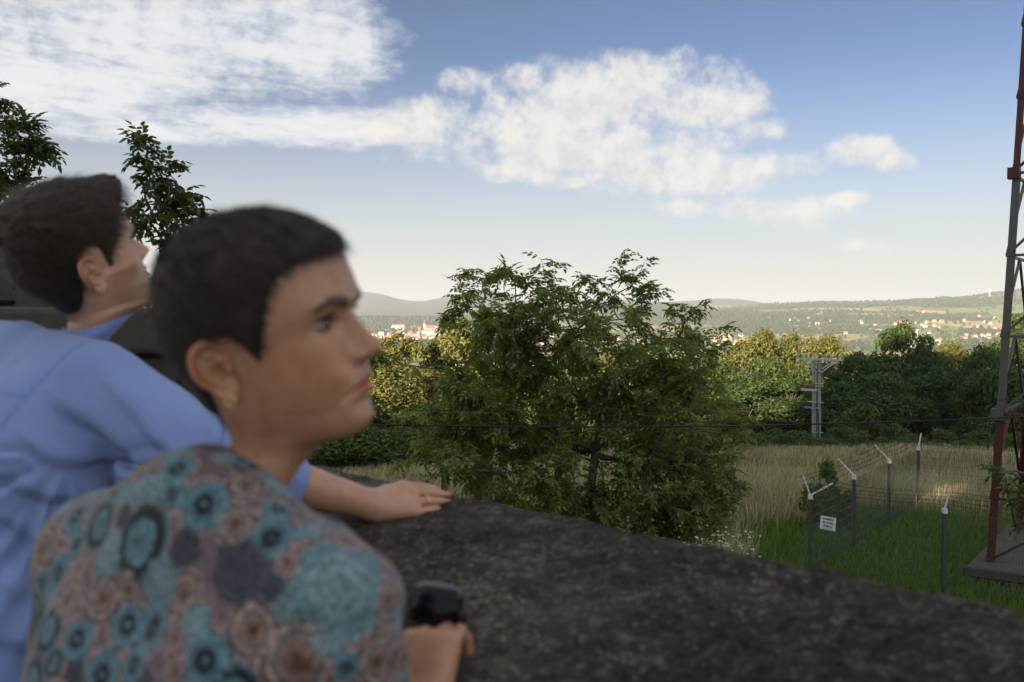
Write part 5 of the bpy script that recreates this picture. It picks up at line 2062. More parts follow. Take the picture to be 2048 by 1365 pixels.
def hand_sdf(W, h, n, lat, spec):
    """W wrist, h pointing to the finger tips, n back of hand, lat towards the thumb;
    spec: list of (lateral, forward of knuckle, lift, [segment lengths], [bend angles towards the palm], yaw)"""
    W, h, n, lat = (np.asarray(a, float) for a in (W, h, n, lat))
    palm = [cone(W + lat * l0, W + h * kf + lat * kl + n * ku, 0.0155, 0.0118) for (kl, kf, ku, *_), l0 in zip(spec[:4], (0.014, 0.005, -0.006, -0.014))]
    palm.append(cone(W + lat * 0.016 + h * 0.012 - n * 0.006, W + lat * 0.034 + h * 0.045 - n * 0.008, 0.016, 0.013))
    f = blend(palm, 0.014)
    tips = []
    fingers = []
    for (kl, kf, ku, seg, bend, yaw) in spec:
        p = W + h * kf + lat * kl + n * ku
        d = h * math.cos(yaw) + lat * math.sin(yaw)
        ax = n
        r = 0.0092 if kf > 0.06 else 0.0112
        fs = []
        chain = [p]
        for L, b in zip(seg, bend):
            d2 = d * math.cos(b) - ax * math.sin(b)
            ax = ax * math.cos(b) + d * math.sin(b)
            d = d2
            q = p + d * L
            fs.append(cone(p, q, r, r * 0.90))
            p, r = q, r * 0.90
            chain.append(q)
        fingers.append(blend(fs, 0.003))
        tips.append((chain, d, ax, r))

    def g(P):
        a = f(P)
        for k in fingers:
            e = k(P)
            kk = 0.0018
            t = np.clip(0.5 + 0.5 * (a - e) / kk, 0, 1)
            a = a + (e - a) * t - kk * t * (1 - t)
        # keep neighbouring fingers apart
        return a
    return g, tips


def nails(tips, scale=1.0):
    """finger nails as thin curved plates"""
    out = []
    for chain, d, ax, r in tips:
        s = np.cross(d, ax)
        a = np.linspace(-0.85, 0.85, 9)
        t = np.linspace(-0.55, 0.75, 7)
        A, T = np.meshgrid(a, t, indexing='ij')
        rr = r * 1.07
        P = chain[-1] + (T * r * 1.0)[..., None] * d + rr * (np.cos(A)[..., None] * ax * (1 - 0.25 * np.maximum(T, 0) ** 2)[..., None] + np.sin(A)[..., None] * s)
        i, j = np.meshgrid(np.arange(8), np.arange(6), indexing='ij')
        out.append((P.reshape(-1, 3), np.stack([i * 7 + j, (i + 1) * 7 + j, (i + 1) * 7 + j + 1, i * 7 + j + 1], -1).reshape(-1, 4),
                    np.tile(np.array([[1.15, 0.92, 0.9]]), (63, 1)), 0))
    return out


def project(P):
    c, s = math.cos(PITCH), math.sin(PITCH)
    d = P[:, 1] * c - P[:, 2] * s
    return np.stack([1024 + FPX * P[:, 0] / d, 682.5 - FPX * (P[:, 1] * s + P[:, 2] * c) / d], 1), d


skin_material('woman_skin', (0.47, 0.255, 0.160), (0.38, 0.190, 0.115))
skin_material('man_skin', (0.52, 0.30, 0.205), (0.46, 0.245, 0.165))
hair_material('woman_hair', (0.010, 0.0068, 0.0058), (0.036, 0.024, 0.020))
hair_material('man_hair', (0.013, 0.0085, 0.0065), (0.050, 0.032, 0.022))
simple('eye_white', (0.62, 0.58, 0.54), 0.15, spec=0.6)
simple('iris', (0.025, 0.018, 0.014), 0.08, spec=0.8)
simple('lash', (0.008, 0.007, 0.007), 0.7)
simple('gold', (0.85, 0.56, 0.22), 0.22, 1.0)
simple('pale_gold', (0.80, 0.66, 0.42), 0.25, 1.0)
simple('trouser_cloth', (0.03, 0.035, 0.05), 0.85, bmp=0.3)
simple('shoe_leather', (0.05, 0.03, 0.02), 0.4)


def blouse_material():
    m, nt = material('agate_print')
    tc = nt.n('ShaderNodeTexCoord').outputs['Object']
    d = nt.n('ShaderNodeAttribute', {'attribute_name': 'eye_d'}).outputs['Fac']
    nz = nt.noise(tc, 75, 5, 0.6)
    nz2 = nt.noise(tc, 190, 4, 0.7)
    dd = nt.math('ADD', d, nt.math('MULTIPLY', nt.math('SUBTRACT', nz, 0.5), 0.28))
    teal, dteal, dark, grey, mauve, pale = (0.100, 0.200, 0.245), (0.055, 0.110, 0.140), (0.008, 0.012, 0.020), (0.13, 0.135, 0.16), (0.235, 0.175, 0.190), (0.36, 0.28, 0.275)
    brown, navy = (0.075, 0.042, 0.036), (0.045, 0.052, 0.080)
    bg = nt.mix(nt.smooth(nz2, 0.35, 0.7), mauve, brown)
    bg = nt.mix(nt.smooth(nz, 0.52, 0.72), bg, grey)
    D = nt.math('MULTIPLY', dd, 0.5)             # ramps run 0..2
    r0 = nt.ramp(D, [(0, (0.16, 0.34, 0.38)), (.05, teal), (.085, dark), (.15, dark), (.19, dteal), (.25, teal), (.36, (0.12, 0.25, 0.30)), (.42, grey), (.47, pale), (.53, mauve), (.6, mauve)])
    r1 = nt.ramp(D, [(0, dteal), (.12, teal), (.24, (0.10, 0.24, 0.28)), (.28, dark), (.37, dark), (.41, dteal), (.45, teal), (.50, mauve), (.56, pale), (.6, mauve)])
    r2 = nt.ramp(D, [(0, (0.15, 0.25, 0.29)), (.20, (0.21, 0.31, 0.35)), (.36, (0.13, 0.25, 0.30)), (.43, (0.23, 0.30, 0.32)), (.47, brown), (.50, pale), (.56, (0.30, 0.20, 0.19)), (.6, mauve)])
    r3 = nt.ramp(D, [(0, navy), (.2, (0.06, 0.06, 0.08)), (.3, navy), (.43, (0.09, 0.08, 0.10)), (.5, mauve), (.6, mauve)])
    r4 = nt.ramp(D, [(0, brown), (.1, (0.16, 0.09, 0.07)), (.2, (0.30, 0.20, 0.17)), (.27, grey), (.34, (0.38, 0.29, 0.26)), (.42, brown), (.47, pale), (.55, mauve), (.6, mauve)])
    c = r0
    for k, r in ((1, r1), (2, r2), (3, r3), (4, r4)):
        c = nt.mix(nt.n('ShaderNodeAttribute', {'attribute_name': 'print_%d' % k}).outputs['Fac'], c, r)
    c = nt.mix(nt.smooth(dd, 0.98, 1.12), c, bg)
    ringl = nt.math('MULTIPLY_ADD', nt.math('SINE', nt.math('MULTIPLY', dd, 30.0)), 0.16, 1.0)
    c = nt.mix(1.0, c, nt.n('ShaderNodeCombineColor', i0=ringl, i1=ringl, i2=ringl).outputs[0], 'MULTIPLY')
    mott = nt.mix(nt.smooth(nz2, 0.32, 0.68), (0.36, 0.37, 0.41), (1.12, 1.08, 1.08))
    c = nt.mix(1.0, c, mott, 'MULTIPLY')
    weave = nt.n('ShaderNodeTexWave', Scale=420.0, Distortion=2.0, Detail=2.0, Vector=tc).outputs[1]
    b = nt.n('ShaderNodeBsdfPrincipled', Base_Color=c, Roughness=0.72)
    b.inputs['Sheen Weight'].default_value = 0.15
    b.inputs['Specular IOR Level'].default_value = 0.25
    nt.set(b, 'Normal', bump(nt, nt.math('ADD', weave, nt.noise(tc, 60, 4)), 0.2, 0.002))
    finish(nt, b)


def shirt_material():
    m, nt = material('blue_shirt')
    tc = nt.n('ShaderNodeTexCoord').outputs['Object']
    n1 = nt.noise(tc, 12, 4, 0.5)
    n2 = nt.noise(tc, 900, 2, 0.5)
    c = nt.mix(n1, (0.150, 0.228, 0.50), (0.190, 0.275, 0.56))
    c = nt.mix(nt.math('MULTIPLY', nt.smooth(n2, 0.45, 0.6), 0.35), c, (0.36, 0.44, 0.68))
    sm = nt.n('ShaderNodeAttribute', {'attribute_name': 'seam'}).outputs['Fac']
    c = nt.mix(sm, c, (0.09, 0.16, 0.42))
    b = nt.n('ShaderNodeBsdfPrincipled', Base_Color=c, Roughness=0.8)
    b.inputs['Sheen Weight'].default_value = 0.2
    b.inputs['Specular IOR Level'].default_value = 0.2
    nt.set(b, 'Normal', bump(nt, nt.math('ADD', nt.noise(tc, 700, 3), nt.math('MULTIPLY', nt.noise(tc, 40, 4), 2.0)), 0.25, 0.002))
    finish(nt, b)


blouse_material()
shirt_material()


def legs_and_shoes(hipL, hipR, floor, person, top):
    """trousers reaching the terrace floor and a pair of shoes"""
    fs = []
    for hp, kx in ((hipL, 0.0), (hipR, 0.05)):
        hp = np.asarray(hp, float)
        kn = hp + np.array([kx * 0.5, 0.03, -(hp[2] - floor) * 0.5])
        an = np.array([hp[0], hp[1] - 0.01, floor + 0.10])
        fs += [cone(hp, kn, 0.095, 0.066), cone(kn, an, 0.066, 0.058)]
        sh = MB()
        s = []
        for t, w, z in ((-0.08, .036, .07), (0, .042, .085), (.07, .046, .055), (.13, .044, .04), (.175, .028, .032)):
            s.append((t, w, z))
        P, Fq = [], []
        n = 10
        for t, w, z in s:
            for k in range(n):
                a = 2 * math.pi * k / n
                P.append((an[0] + w * math.cos(a), an[1] + t, floor + max(0.002, z * (0.5 + 0.5 * math.sin(a)))))
        for i in range(len(s) - 1):
            for k in range(n):
                Fq.append((i * n + k, i * n + (k + 1) % n, (i + 1) * n + (k + 1) % n, (i + 1) * n + k))
        Fq += [tuple(range(n))[::-1], tuple(range((len(s) - 1) * n, len(s) * n))]
        sh.add(P, Fq).build('shoe', 'shoe_leather', person, True)
    mid = (np.asarray(hipL, float) + np.asarray(hipR, float)) / 2
    fs.append(ellip(mid + np.array([0, 0, 0.04]), (0.175, 0.125, 0.14)))
    f = blend(fs, 0.05)
    lo = np.minimum(hipL, hipR) - np.array([.25, .25, 0])
    hi = np.maximum(hipL, hipR) + np.array([.25, .25, top])
    V, Q = sdf_mesh(f, (lo[0], lo[1], floor + 0.03), (hi[0], hi[1], hi[2]), 0.02, 2)
    obj('trousers', V, Q, 'trouser_cloth', person)


FLOOR = -1.62


def build_woman():
    rnd = np.random.default_rng(11)
    Rh = rot_dir(rad(-14), rad(6.8), rad(-9.5))
    th = np.array([-0.2395, 0.969, -0.0255])
    RS, LS, NB = np.array([-0.160, 0.880, -0.262]), np.array([-0.437, 1.045, -0.256]), np.array([-0.290, 0.965, -0.198])
    r = RS - LS
    r[2] = 0
    r /= np.linalg.norm(r)
    fwd = np.array([-r[1], r[0], 0])
    u = np.array([0, 0, 1.0]) + 0.16 * fwd
    u /= np.linalg.norm(u)
    fwd2 = np.cross(u, r)
    Rt = np.stack([r, fwd2, u], 1)
    pose = Pose(Rh, th, 1.0, Rt, NB)

    poly = [(-130, 150), (115, 150), (97, 80), (88, 75), (74, 72), (58, 64), (50, 52), (47, 38), (40, 22), (32, 2), (26, -8), (19, -3), (14, 8), (6, 18), (-14, 18), (-28, 8), (-33, -14), (-35, -42), (-38, -70), (-46, -92), (-62, -100), (-130, -75)]

    def thick(V):
        z, y = V[:, 2], V[:, 1]
        t = 6.0 + 1.5 * sstep(z, 30, 95) + 1.5 * sstep(z, -20, 45) * sstep(-y, 0, 60)
        t -= 4.0 * (1 - sstep(z, -75, -20))
        return t + 3.0 * sstep(y, 60, 90) * sstep(z, 60, 90)

    def comb(V):
        d = V - np.array([0, -62, 105.0])
        d[:, 2] -= 30
        d[:, 1] += 45 * sstep(V[:, 2], 60, 100)
        return d
    body, hair, _ = head_and_hair(pose, False, poly, thick, comb, 0.94, rnd, 14000, 17.0)

    # ------- torso, sleeves
    RE = np.array([-0.108, 0.855, -0.515])
    LE = LS + np.array([-0.075, 0.08, -0.27])
    Lw = np.array([-0.44, 1.32, -0.375])

    def T(a, b, c):
        return NB + Rt @ np.array([a, b, c])
    cloth = [ellip(T(0, 0.02, -0.20), (0.150, 0.105, 0.20), Rt),
             ellip(T(0.07, -0.045, -0.17), (0.085, 0.062, 0.13), Rt), ellip(T(-0.07, -0.045, -0.17), (0.085, 0.062, 0.13), Rt),
             ellip(T(0, 0.02, -0.44), (0.150, 0.115, 0.22), Rt),
             cone(T(0.045, -0.012, 0.000), RS + np.array([0, 0, 0.008]), 0.056, 0.046), cone(T(-0.045, -0.012, 0.000), LS + np.array([0, 0, 0.008]), 0.056, 0.048),
             cone(RS, RE, 0.057, 0.056), cone(LS, LE, 0.058, 0.056)]
    f0 = blend(cloth, 0.045)
    collar = cone(T(0, -0.012, 0.012), T(0, -0.008, -0.03), 0.064, 0.080)

    def f(P):
        a, e = f0(P), collar(P)
        h = np.clip(0.5 + 0.5 * (a - e) / 0.025, 0, 1)
        return a + (e - a) * h - 0.025 * h * (1 - h)
    V, Q = sdf_mesh(f, (-0.70, 0.62, -0.82), (0.08, 1.35, -0.09), 0.0065, 2)
    N = normals(V, Q)
    # soft cloth folds
    q = (V - NB) @ Rt
    disp = 0.0035 * vnoise(q * np.array([1, 1, 0.45]), 21, 3, 13.0)
    disp += 0.0025 * np.sin(60 * (q[:, 0] * 0.6 + q[:, 2] * 0.5) + 5 * vnoise(q, 4, 2, 6)) * sstep(-q[:, 2], 0.10, 0.25)
    arm = (V - RS) @ ((RE - RS) / np.linalg.norm(RE - RS))
    disp += 0.003 * np.sin(arm * 75 + 4 * vnoise(q, 6, 2, 9)) * sstep(q[:, 0], 0.10, 0.15)
    V = V + N * disp[:, None]
    uv, dep = project(V)
    eyes = [(402, 1004, 46, 0), (538, 1066, 46, 0), (270, 1082, 62, 1), (193, 1045, 42, 1), (113, 1140, 36, 0), (297, 1252, 44, 0), (414, 1325, 50, 0),
            (474, 1040, 34, 4), (352, 930, 34, 0), (562, 962, 36, 2), (690, 1165, 92, 2), (482, 1135, 60, 3), (592, 1335, 70, 4), (765, 1320, 40, 4),
            (360, 1180, 34, 4), (205, 1190, 36, 4), (150, 1270, 36, 0), (60, 1260, 42, 3), (500, 965, 30, 4), (700, 1075, 36, 4), (500, 1260, 44, 4), (310, 960, 28, 2),
            (265, 980, 26, 2), (790, 1200, 34, 4), (340, 1345, 32, 4), (200, 1340, 40, 0), (650, 1290, 34, 2)]
    cen, Rr, ty = [], [], []
    for a, b, rp, t in eyes:
        d = np.hypot(uv[:, 0] - a, uv[:, 1] - b)
        k = np.flatnonzero(d < 12)
        if len(k) == 0:
            k = np.array([np.argmin(d)])
        k = k[np.argmin(dep[k])]
        cen.append(V[k])
        Rr.append(rp * dep[k] / FPX * 1.28)
        ty.append(t)
    order = rnd.permutation(len(V))[:9000]
    for k in order:
        c = np.array(cen)
        dist = np.linalg.norm(c - V[k], axis=1)
        rr = rnd.uniform(0.011, 0.025)
        if (dist > np.array(Rr) * 0.78 + rr * 0.72).all():
            cen.append(V[k])
            Rr.append(rr * 1.1)
            ty.append(int(rnd.choice([0, 1, 2, 2, 3, 4, 4, 4])))
        if len(cen) > 700:
            break
    best = np.full(len(V), 9.0)
    bt = np.zeros(len(V))
    for c, rr, t in zip(cen, Rr, ty):
        d = np.linalg.norm((V - c) * np.array([1, 1, 0.86]), axis=1) / rr
        k = d < best
        best[k], bt[k] = d[k], t
    person_pieces = list(body)
    # ------- bare right forearm and the hand that grips the black object
    hc = at(869, 1234, 1.105)                    # middle of the object
    Wr = at(842, 1425, 1.02)
    h = at(856, 1268, 1.06) - Wr
    h /= np.linalg.norm(h)
    lat = np.array([-0.93, 0.25, -0.10])
    lat -= h * (lat @ h)
    lat /= np.linalg.norm(lat)
    n = np.cross(lat, h)
    if n[1] > 0:
        n = -n
    spec = [(0.026, 0.070, 0.002, [.034, .024, .020], [1.0, .75, .6], -0.05), (0.008, 0.074, 0.003, [.036, .026, .020], [1.0, .75, .6], -0.03),
            (-0.010, 0.072, 0.002, [.034, .024, .020], [0.95, .75, .6], -0.03), (-0.027, 0.072, 0.0, [.028, .020, .018], [1.0, .7, .5], -0.02),
            (0.034, 0.030, -0.010, [.032, .030], [.5, .35], 0.75)]
    hf, tips = hand_sdf(Wr, h, n, lat, spec)
    fore = cone(RE + np.array([0, 0, 0.005]), Wr, 0.040, 0.026)
    hs = blend([fore, hf], 0.016)
    lo = np.minimum(np.minimum(RE, Wr), hc) - 0.09
    hi = np.maximum(np.maximum(RE, Wr), hc) + 0.09
    hv, hq = sdf_mesh(hs, lo, hi, 0.0024, 2)
    ht = np.ones((len(hv), 3))
    person_pieces.append((hv, hq, ht, 0))
    person_pieces += nails(tips[:4])
    # left forearm and hand resting on the wall, hidden behind her
    h2 = np.array([0.75, 0.66, 0.0])
    n2 = np.array([0.05, 0, 1.0])
    n2 -= h2 * (n2 @ h2)
    n2 /= np.linalg.norm(n2)
    lt2 = np.cross(h2, n2)
    h2 /= np.linalg.norm(h2)
    sp2 = [(0.028, 0.078, 0, [.036, .024, .02], [.1, .12, .1], .04), (0.009, 0.08, 0, [.038, .026, .02], [.1, .12, .1], 0), (-0.010, 0.077, 0, [.036, .024, .02], [.1, .12, .1], -.03),
           (-0.027, 0.07, 0, [.028, .02, .018], [.1, .12, .1], -.08), (0.034, 0.03, -.004, [.03, .028], [.05, .1], .6)]
    hf2, tips2 = hand_sdf(Lw, h2, n2, lt2, sp2)
    f2 = blend([cone(LE, Lw, 0.038, 0.025), hf2], 0.016)
    lo = np.minimum(LE, Lw) - np.array([.08, .08, .08])
    hi = np.maximum(LE, Lw) + np.array([.2, .2, .08])
    lv, lq = sdf_mesh(f2, lo, hi, 0.004, 2)
    person_pieces.append((lv, lq, np.ones((len(lv), 3)), 0))
    # hidden trunk under the blouse keeps the body one figure
    tr = blend([ellip(T(0, 0.02, -0.20), (0.135, 0.09, 0.19), Rt), ellip(T(0, 0.02, -0.46), (0.13, 0.095, 0.22), Rt),
                cone(RS, RE, 0.045, 0.036), cone(LS, LE, 0.045, 0.036), cone(T(0, -.01, .0), T(0, 0, -.12), 0.05, 0.08),
                cone(T(.02, 0, -.03), RS, .04, .04), cone(T(-.02, 0, -.03), LS, .04, .04)], 0.04)
    tv, tq = sdf_mesh(tr, (-0.70, 0.62, -0.95), (0.08, 1.35, -0.15), 0.014, 2)
    person_pieces.append((tv, tq, np.ones((len(tv), 3)), 0))
    bv, bq, bt_, bm = merge(person_pieces)
    me = mesh_data('person', bv, bq, ('woman_skin', 'eye_white', 'iris', 'lash'), True, bm)
    colattr(me, 'tint', bt_)
    person = link('person', me)
    tag(person, 'woman with cropped dark hair in a teal and mauve patterned blouse, head turned right', 'person')
    hvv, hqq, _, _ = merge(hair)
    obj('hair', hvv, hqq, 'woman_hair', person)
    bm_ = mesh_data('blouse', V, Q, ('agate_print',))
    attr(bm_, 'eye_d', np.minimum(best, 4))
    for k in (1, 2, 3, 4):
        attr(bm_, 'print_%d' % k, (bt == k).astype(float))
    b = link('blouse', bm_, person)
    b['label'] = 'blouse printed with teal agate eyes on mauve'
    # hoop earring in the lobe
    c = pose.head(np.array([[79.5, -3.5, -37.5]]))[0]
    a = np.linspace(0, 2 * math.pi, 25)
    ring = c + 0.0045 * (np.cos(a)[:, None] * Rh[:, 1] + np.sin(a)[:, None] * Rh[:, 2])
    MB().tube(ring, 0.0013, 8, False).build('earring', 'pale_gold', person, True)
    legs_and_shoes(T(-0.09, -0.03, -0.66), T(0.09, -0.03, -0.66), FLOOR, person, 0.12)

    # ------- the black object she holds, unidentified, modelled like a lens barrel
    ax = np.array([0.16, 0.10, 1.0])
    ax /= np.linalg.norm(ax)
    Rl, _ = frame((0, 0, 0), ax, (0, 1, 0))
    M = np.eye(4)
    M[:3, :3] = np.stack([Rl[:, 1], Rl[:, 2], Rl[:, 0]], 1) * 1.18
    M[:3, 3] = hc
    root = empty('black_object', hc - np.array([0, 0, 0.03]))
    inv = -np.asarray(root.location)
    M[:3, 3] = hc + inv
    MB().lathe([(0.0215, -0.034), (0.0245, -0.032), (0.0255, -0.024), (0.0255, 0.004), (0.0262, 0.006), (0.0262, 0.013), (0.0250, 0.015), (0.0245, 0.021), (0.0228, 0.026), (0.018, 0.0292), (0.009, 0.0305), (0.002, 0.0308)], 48, M) \
        .build('barrel', 'gloss_black', root, True)
    MB().lathe([(0.0263, -0.018), (0.0272, -0.017), (0.0272, -0.004), (0.0263, -0.003)], 40, M).build('grip_ring', 'rubber_black', root, True)
    kn = M.copy()
    kn[:3, 3] = M[:3, 3] + M[:3, :3] @ np.array([0.024, -0.012, 0.004])
    MB().lathe([(0.004, -0.009), (0.0065, -0.007), (0.0065, 0.007), (0.004, 0.009)], 16, kn).build('knob', 'gloss_black', root, True)
    tag(root, 'small glossy black rounded lens held upright in the woman\'s right hand', 'lens')


def build_man():
    rnd = np.random.default_rng(23)
    Rh = rot_dir(rad(40), rad(23), rad(-6))
    th = np.array([-0.752, 1.740, 0.092])
    RS, LS, NB = np.array([-0.700, 1.665, -0.122]), np.array([-1.030, 1.86, -0.075]), np.array([-0.815, 1.745, -0.060])
    r = RS - LS
    r[2] = 0
    r /= np.linalg.norm(r)
    fwd = np.array([-r[1], r[0], 0])
    u = np.array([0, 0, 1.0]) + 0.35 * fwd
    u /= np.linalg.norm(u)
    fwd2 = np.cross(u, r)
    Rt = np.stack([r, fwd2, u], 1)
    pose = Pose(Rh, th, 1.04, Rt, NB)
    poly = [(-130, 150), (115, 150), (98, 84), (84, 76), (66, 66), (56, 50), (52, 36), (40, 22), (31, 6), (29, -12), (18, -10), (13, 20), (6, 35), (-12, 35), (-24, 22), (-27, -10), (-30, -40), (-40, -66), (-62, -72), (-130, -60)]

    def thick(V):
        z, y = V[:, 2], V[:, 1]
        t = 5 + 15 * sstep(z, 25, 95) + 9 * sstep(-y, 20, 80) * sstep(z, -30, 20)
        return t - 2.0 * (1 - sstep(z, -70, -20)) + 7 * sstep(y, 40, 80) * sstep(z, 70, 100)

    def comb(V):
        d = V - np.array([0, -70, 90.0])
        d[:, 1] += 70
        d[:, 2] -= 25
        return d

    def tuft(H, V):
        w = g2(V[:, 1] - 74, V[:, 2] - 100, 20, 16) * np.exp(-((V[:, 0] - 18) / 30) ** 2)
        return H + w[:, None] * np.array([0, 7, 9.0])
    body, hair, headgeo = head_and_hair(pose, True, poly, thick, comb, 1.06, rnd, 12000, 34.0, tuft)

    RE, Wr = np.array([-0.477, 1.600, -0.232]), np.array([-0.244, 1.762, -0.336])
    LE, Lw = LS + np.array([0.02, 0.16, -0.22]), np.array([-0.75, 2.16, -0.36])
    Cf = RE + (Wr - RE) * 0.47                    # rolled cuff

    def T(a, b, c):
        return NB + Rt @ np.array([a, b, c])
    cloth = [ellip(T(0.0, 0.01, -0.22), (0.185, 0.125, 0.23), Rt),
             ellip(T(0.08, -0.05, -0.17), (0.10, 0.07, 0.14), Rt), ellip(T(-0.08, -0.05, -0.17), (0.10, 0.07, 0.14), Rt),
             ellip(T(0, 0.0, -0.50), (0.175, 0.125, 0.25), Rt),
             cone(T(0.048, -0.016, -0.014), RS + np.array([0, 0, 0.010]), 0.046, 0.056), cone(T(-0.048, -0.016, 0.000), LS + np.array([0, 0, 0.01]), 0.048, 0.058),
             cone(RS, RE, 0.073, 0.064), cone(LS, LE, 0.07, 0.06), cone(LE, Lw + (LE - Lw) * 0.3, 0.06, 0.045)]
    f = blend(cloth, 0.055)
    V, Q = sdf_mesh(f, (-1.40, 1.42, -0.85), (-0.36, 2.14, 0.06), 0.0085, 2)
    N = normals(V, Q)
    uv, dep = project(V)
    near = (N[:, 1] < 0.25)
    # folds fan out of the armpit over the flank
    A = np.array([150.0, 905.0])
    d = uv - A
    ang = np.arctan2(d[:, 1], -d[:, 0])
    rr = np.hypot(d[:, 0], d[:, 1])
    flank = sstep(d[:, 1], -25, 25) * (1 - sstep(rr, 260, 520)) * sstep(rr, 35, 130)
    P3 = np.stack([uv[:, 0] / 130, uv[:, 1] / 130, 0 * ang], 1)
    ph = ang * 6.5 + 0.6 * vnoise(P3, 2, 2, 1)
    disp = flank * (-0.022 * np.exp(-(np.sin(ph) / 0.34) ** 2) + 0.006 * np.sin(ang * 13 + 0.8) + 0.005 * np.sin(ang * 29 + 2 * vnoise(P3, 5, 2, 1.2)))
    # long soft folds along the upper arm
    ad = (RE - RS) / np.linalg.norm(RE - RS)
    tpar = (V - RS) @ ad
    up2 = np.array([0.40, -0.2, 0.9])
    up2 -= ad * (up2 @ ad)
    up2 /= np.linalg.norm(up2)
    ac = (V - RS) @ up2
    arm = sstep(tpar, -0.02, 0.05)
    ph = ac * 52 + tpar * 15 + 0.9 * vnoise(V, 8, 2, 9)
    disp += arm * (-0.013 * np.exp(-(np.sin(ph) / 0.33) ** 2) * np.clip(0.55 + 0.8 * vnoise(V, 14, 2, 5), 0, 1.2) + 0.004 * np.sin(2 * ph))
    disp += 0.004 * vnoise(V, 12, 3, 14)
    # seams: arm hole and yoke
    seam = np.exp(-((tpar + 0.03 + 0.10 * (ac - 0.0) ** 2) / 0.004) ** 2) * near
    disp -= 0.002 * seam
    q = (V - NB) @ Rt
    yoke = np.exp(-((q[:, 2] + 0.105) / 0.004) ** 2) * (q[:, 1] < 0) * (tpar < -0.03)
    seam = np.clip(seam + 0.7 * yoke, 0, 1) * 0.6
    V = relax(V + N * disp[:, None], Q, 1)

    # right hand flat on the wall
    Tip = np.array([-0.112, 1.892, -0.336])
    h = Tip - Wr
    h /= np.linalg.norm(h)
    n = np.array([0.42, -0.46, 0.78])
    n -= h * (n @ h)
    n /= np.linalg.norm(n)
    lat = np.cross(n, h)
    if lat @ np.array([-0.7, 0.7, 0]) < 0:
        lat = -lat
    spec = [(0.031, 0.082, 0.006, [.042, .026, .022], [.16, .10, .06], -0.05), (0.011, 0.086, 0.008, [.045, .029, .024], [.16, .08, .05], -0.02),
            (-0.010, 0.082, 0.006, [.043, .027, .023], [.16, .08, .05], 0.02), (-0.030, 0.074, 0.001, [.034, .021, .020], [.12, .06, .04], 0.06),
            (0.034, 0.028, -0.010, [.034, .026], [.22, .2], 0.34)]
    hf, tips = hand_sdf(Wr, h, n, lat, spec)
    fs = blend([cone(RE, Wr, 0.047, 0.0265), hf], 0.018)
    lo = np.minimum(RE, Tip) - 0.08
    hi = np.maximum(RE, Tip) + 0.08
    hv, hq = sdf_mesh(fs, lo, hi, 0.0024, 2)
    hn = normals(hv, hq)
    ht = np.ones((len(hv), 3))
    # tendons and redder knuckles
    for (kl, kf, ku, *_), (chain, *_r) in zip(spec[:4], tips):
        K = chain[0]
        dd = np.linalg.norm(hv - K, axis=1)
        hv += hn * (0.0022 * np.exp(-(dd / 0.008) ** 2))[:, None]
        w = 0.6 * np.exp(-(dd / 0.012) ** 2)[:, None]
        ht = ht * (1 - w) + w * np.array([1.0, 0.74, 0.70])
        w = 0.6 * np.exp(-(np.linalg.norm(hv - chain[-1], axis=1) / 0.013) ** 2)[:, None]
        ht = ht * (1 - w) + w * np.array([1.05, 0.74, 0.74])
        ab = K - Wr
        t = np.clip(((hv - Wr) @ ab) / (ab @ ab), 0, 1)
        dl = np.linalg.norm(hv - Wr - t[:, None] * ab, axis=1)
        nn = hn @ n
        hv += hn * (0.0014 * sstep(nn, 0.4, 0.9) * np.sin(np.clip(t, 0, 1) * math.pi) * np.exp(-((dl - 0.0125) / 0.006) ** 2))[:, None]
    pieces = list(body) + [(hv, hq, ht, 0)] + nails(tips[:4])
    # left arm and hand, hidden
    h2 = np.array([0.68, 0.72, 0.0])
    h2 /= np.linalg.norm(h2)
    n2 = np.array([0, 0, 1.0])
    lt2 = np.cross(h2, n2)
    hf2, _ = hand_sdf(Lw, h2, n2, lt2, spec)
    f2 = blend([cone(LE, Lw, 0.042, 0.027), hf2], 0.018)
    lo = np.minimum(LE, Lw) - 0.09
    hi = np.maximum(LE, Lw) + np.array([.22, .22, .09])
    lv, lq = sdf_mesh(f2, lo, hi, 0.0045, 2)
    pieces.append((lv, lq, np.ones((len(lv), 3)), 0))
    tr = blend([ellip(T(0, 0.01, -0.22), (0.165, 0.105, 0.22), Rt), ellip(T(0, 0.0, -0.52), (0.155, 0.10, 0.26), Rt), cone(RS, RE, 0.052, 0.045), cone(LS, LE, 0.052, 0.045),
                cone(T(0, 0.01, -.06), T(0, 0, -.14), 0.05, 0.08), cone(T(.02, 0, -.06), RS, .038, .045), cone(T(-.02, 0, -.06), LS, .038, .045)], 0.04)
    tv, tq = sdf_mesh(tr, (-1.40, 1.42, -1.0), (-0.36, 2.14, 0.0), 0.016, 2)
    pieces.append((tv, tq, np.ones((len(tv), 3)), 0))
    bv, bq, bt_, bm = merge(pieces)
    me = mesh_data('person', bv, bq, ('man_skin', 'eye_white', 'iris', 'lash'), True, bm)
    colattr(me, 'tint', bt_)
    person = link('person', me)
    tag(person, 'man in a light blue shirt looking up, one hand on the parapet', 'person')
    hvv, hqq, _, _ = merge(hair)
    obj('hair', hvv, hqq, 'man_hair', person)
    sm = mesh_data('shirt', V, Q, ('blue_shirt',))
    attr(sm, 'seam', seam)
    link('shirt', sm, person)

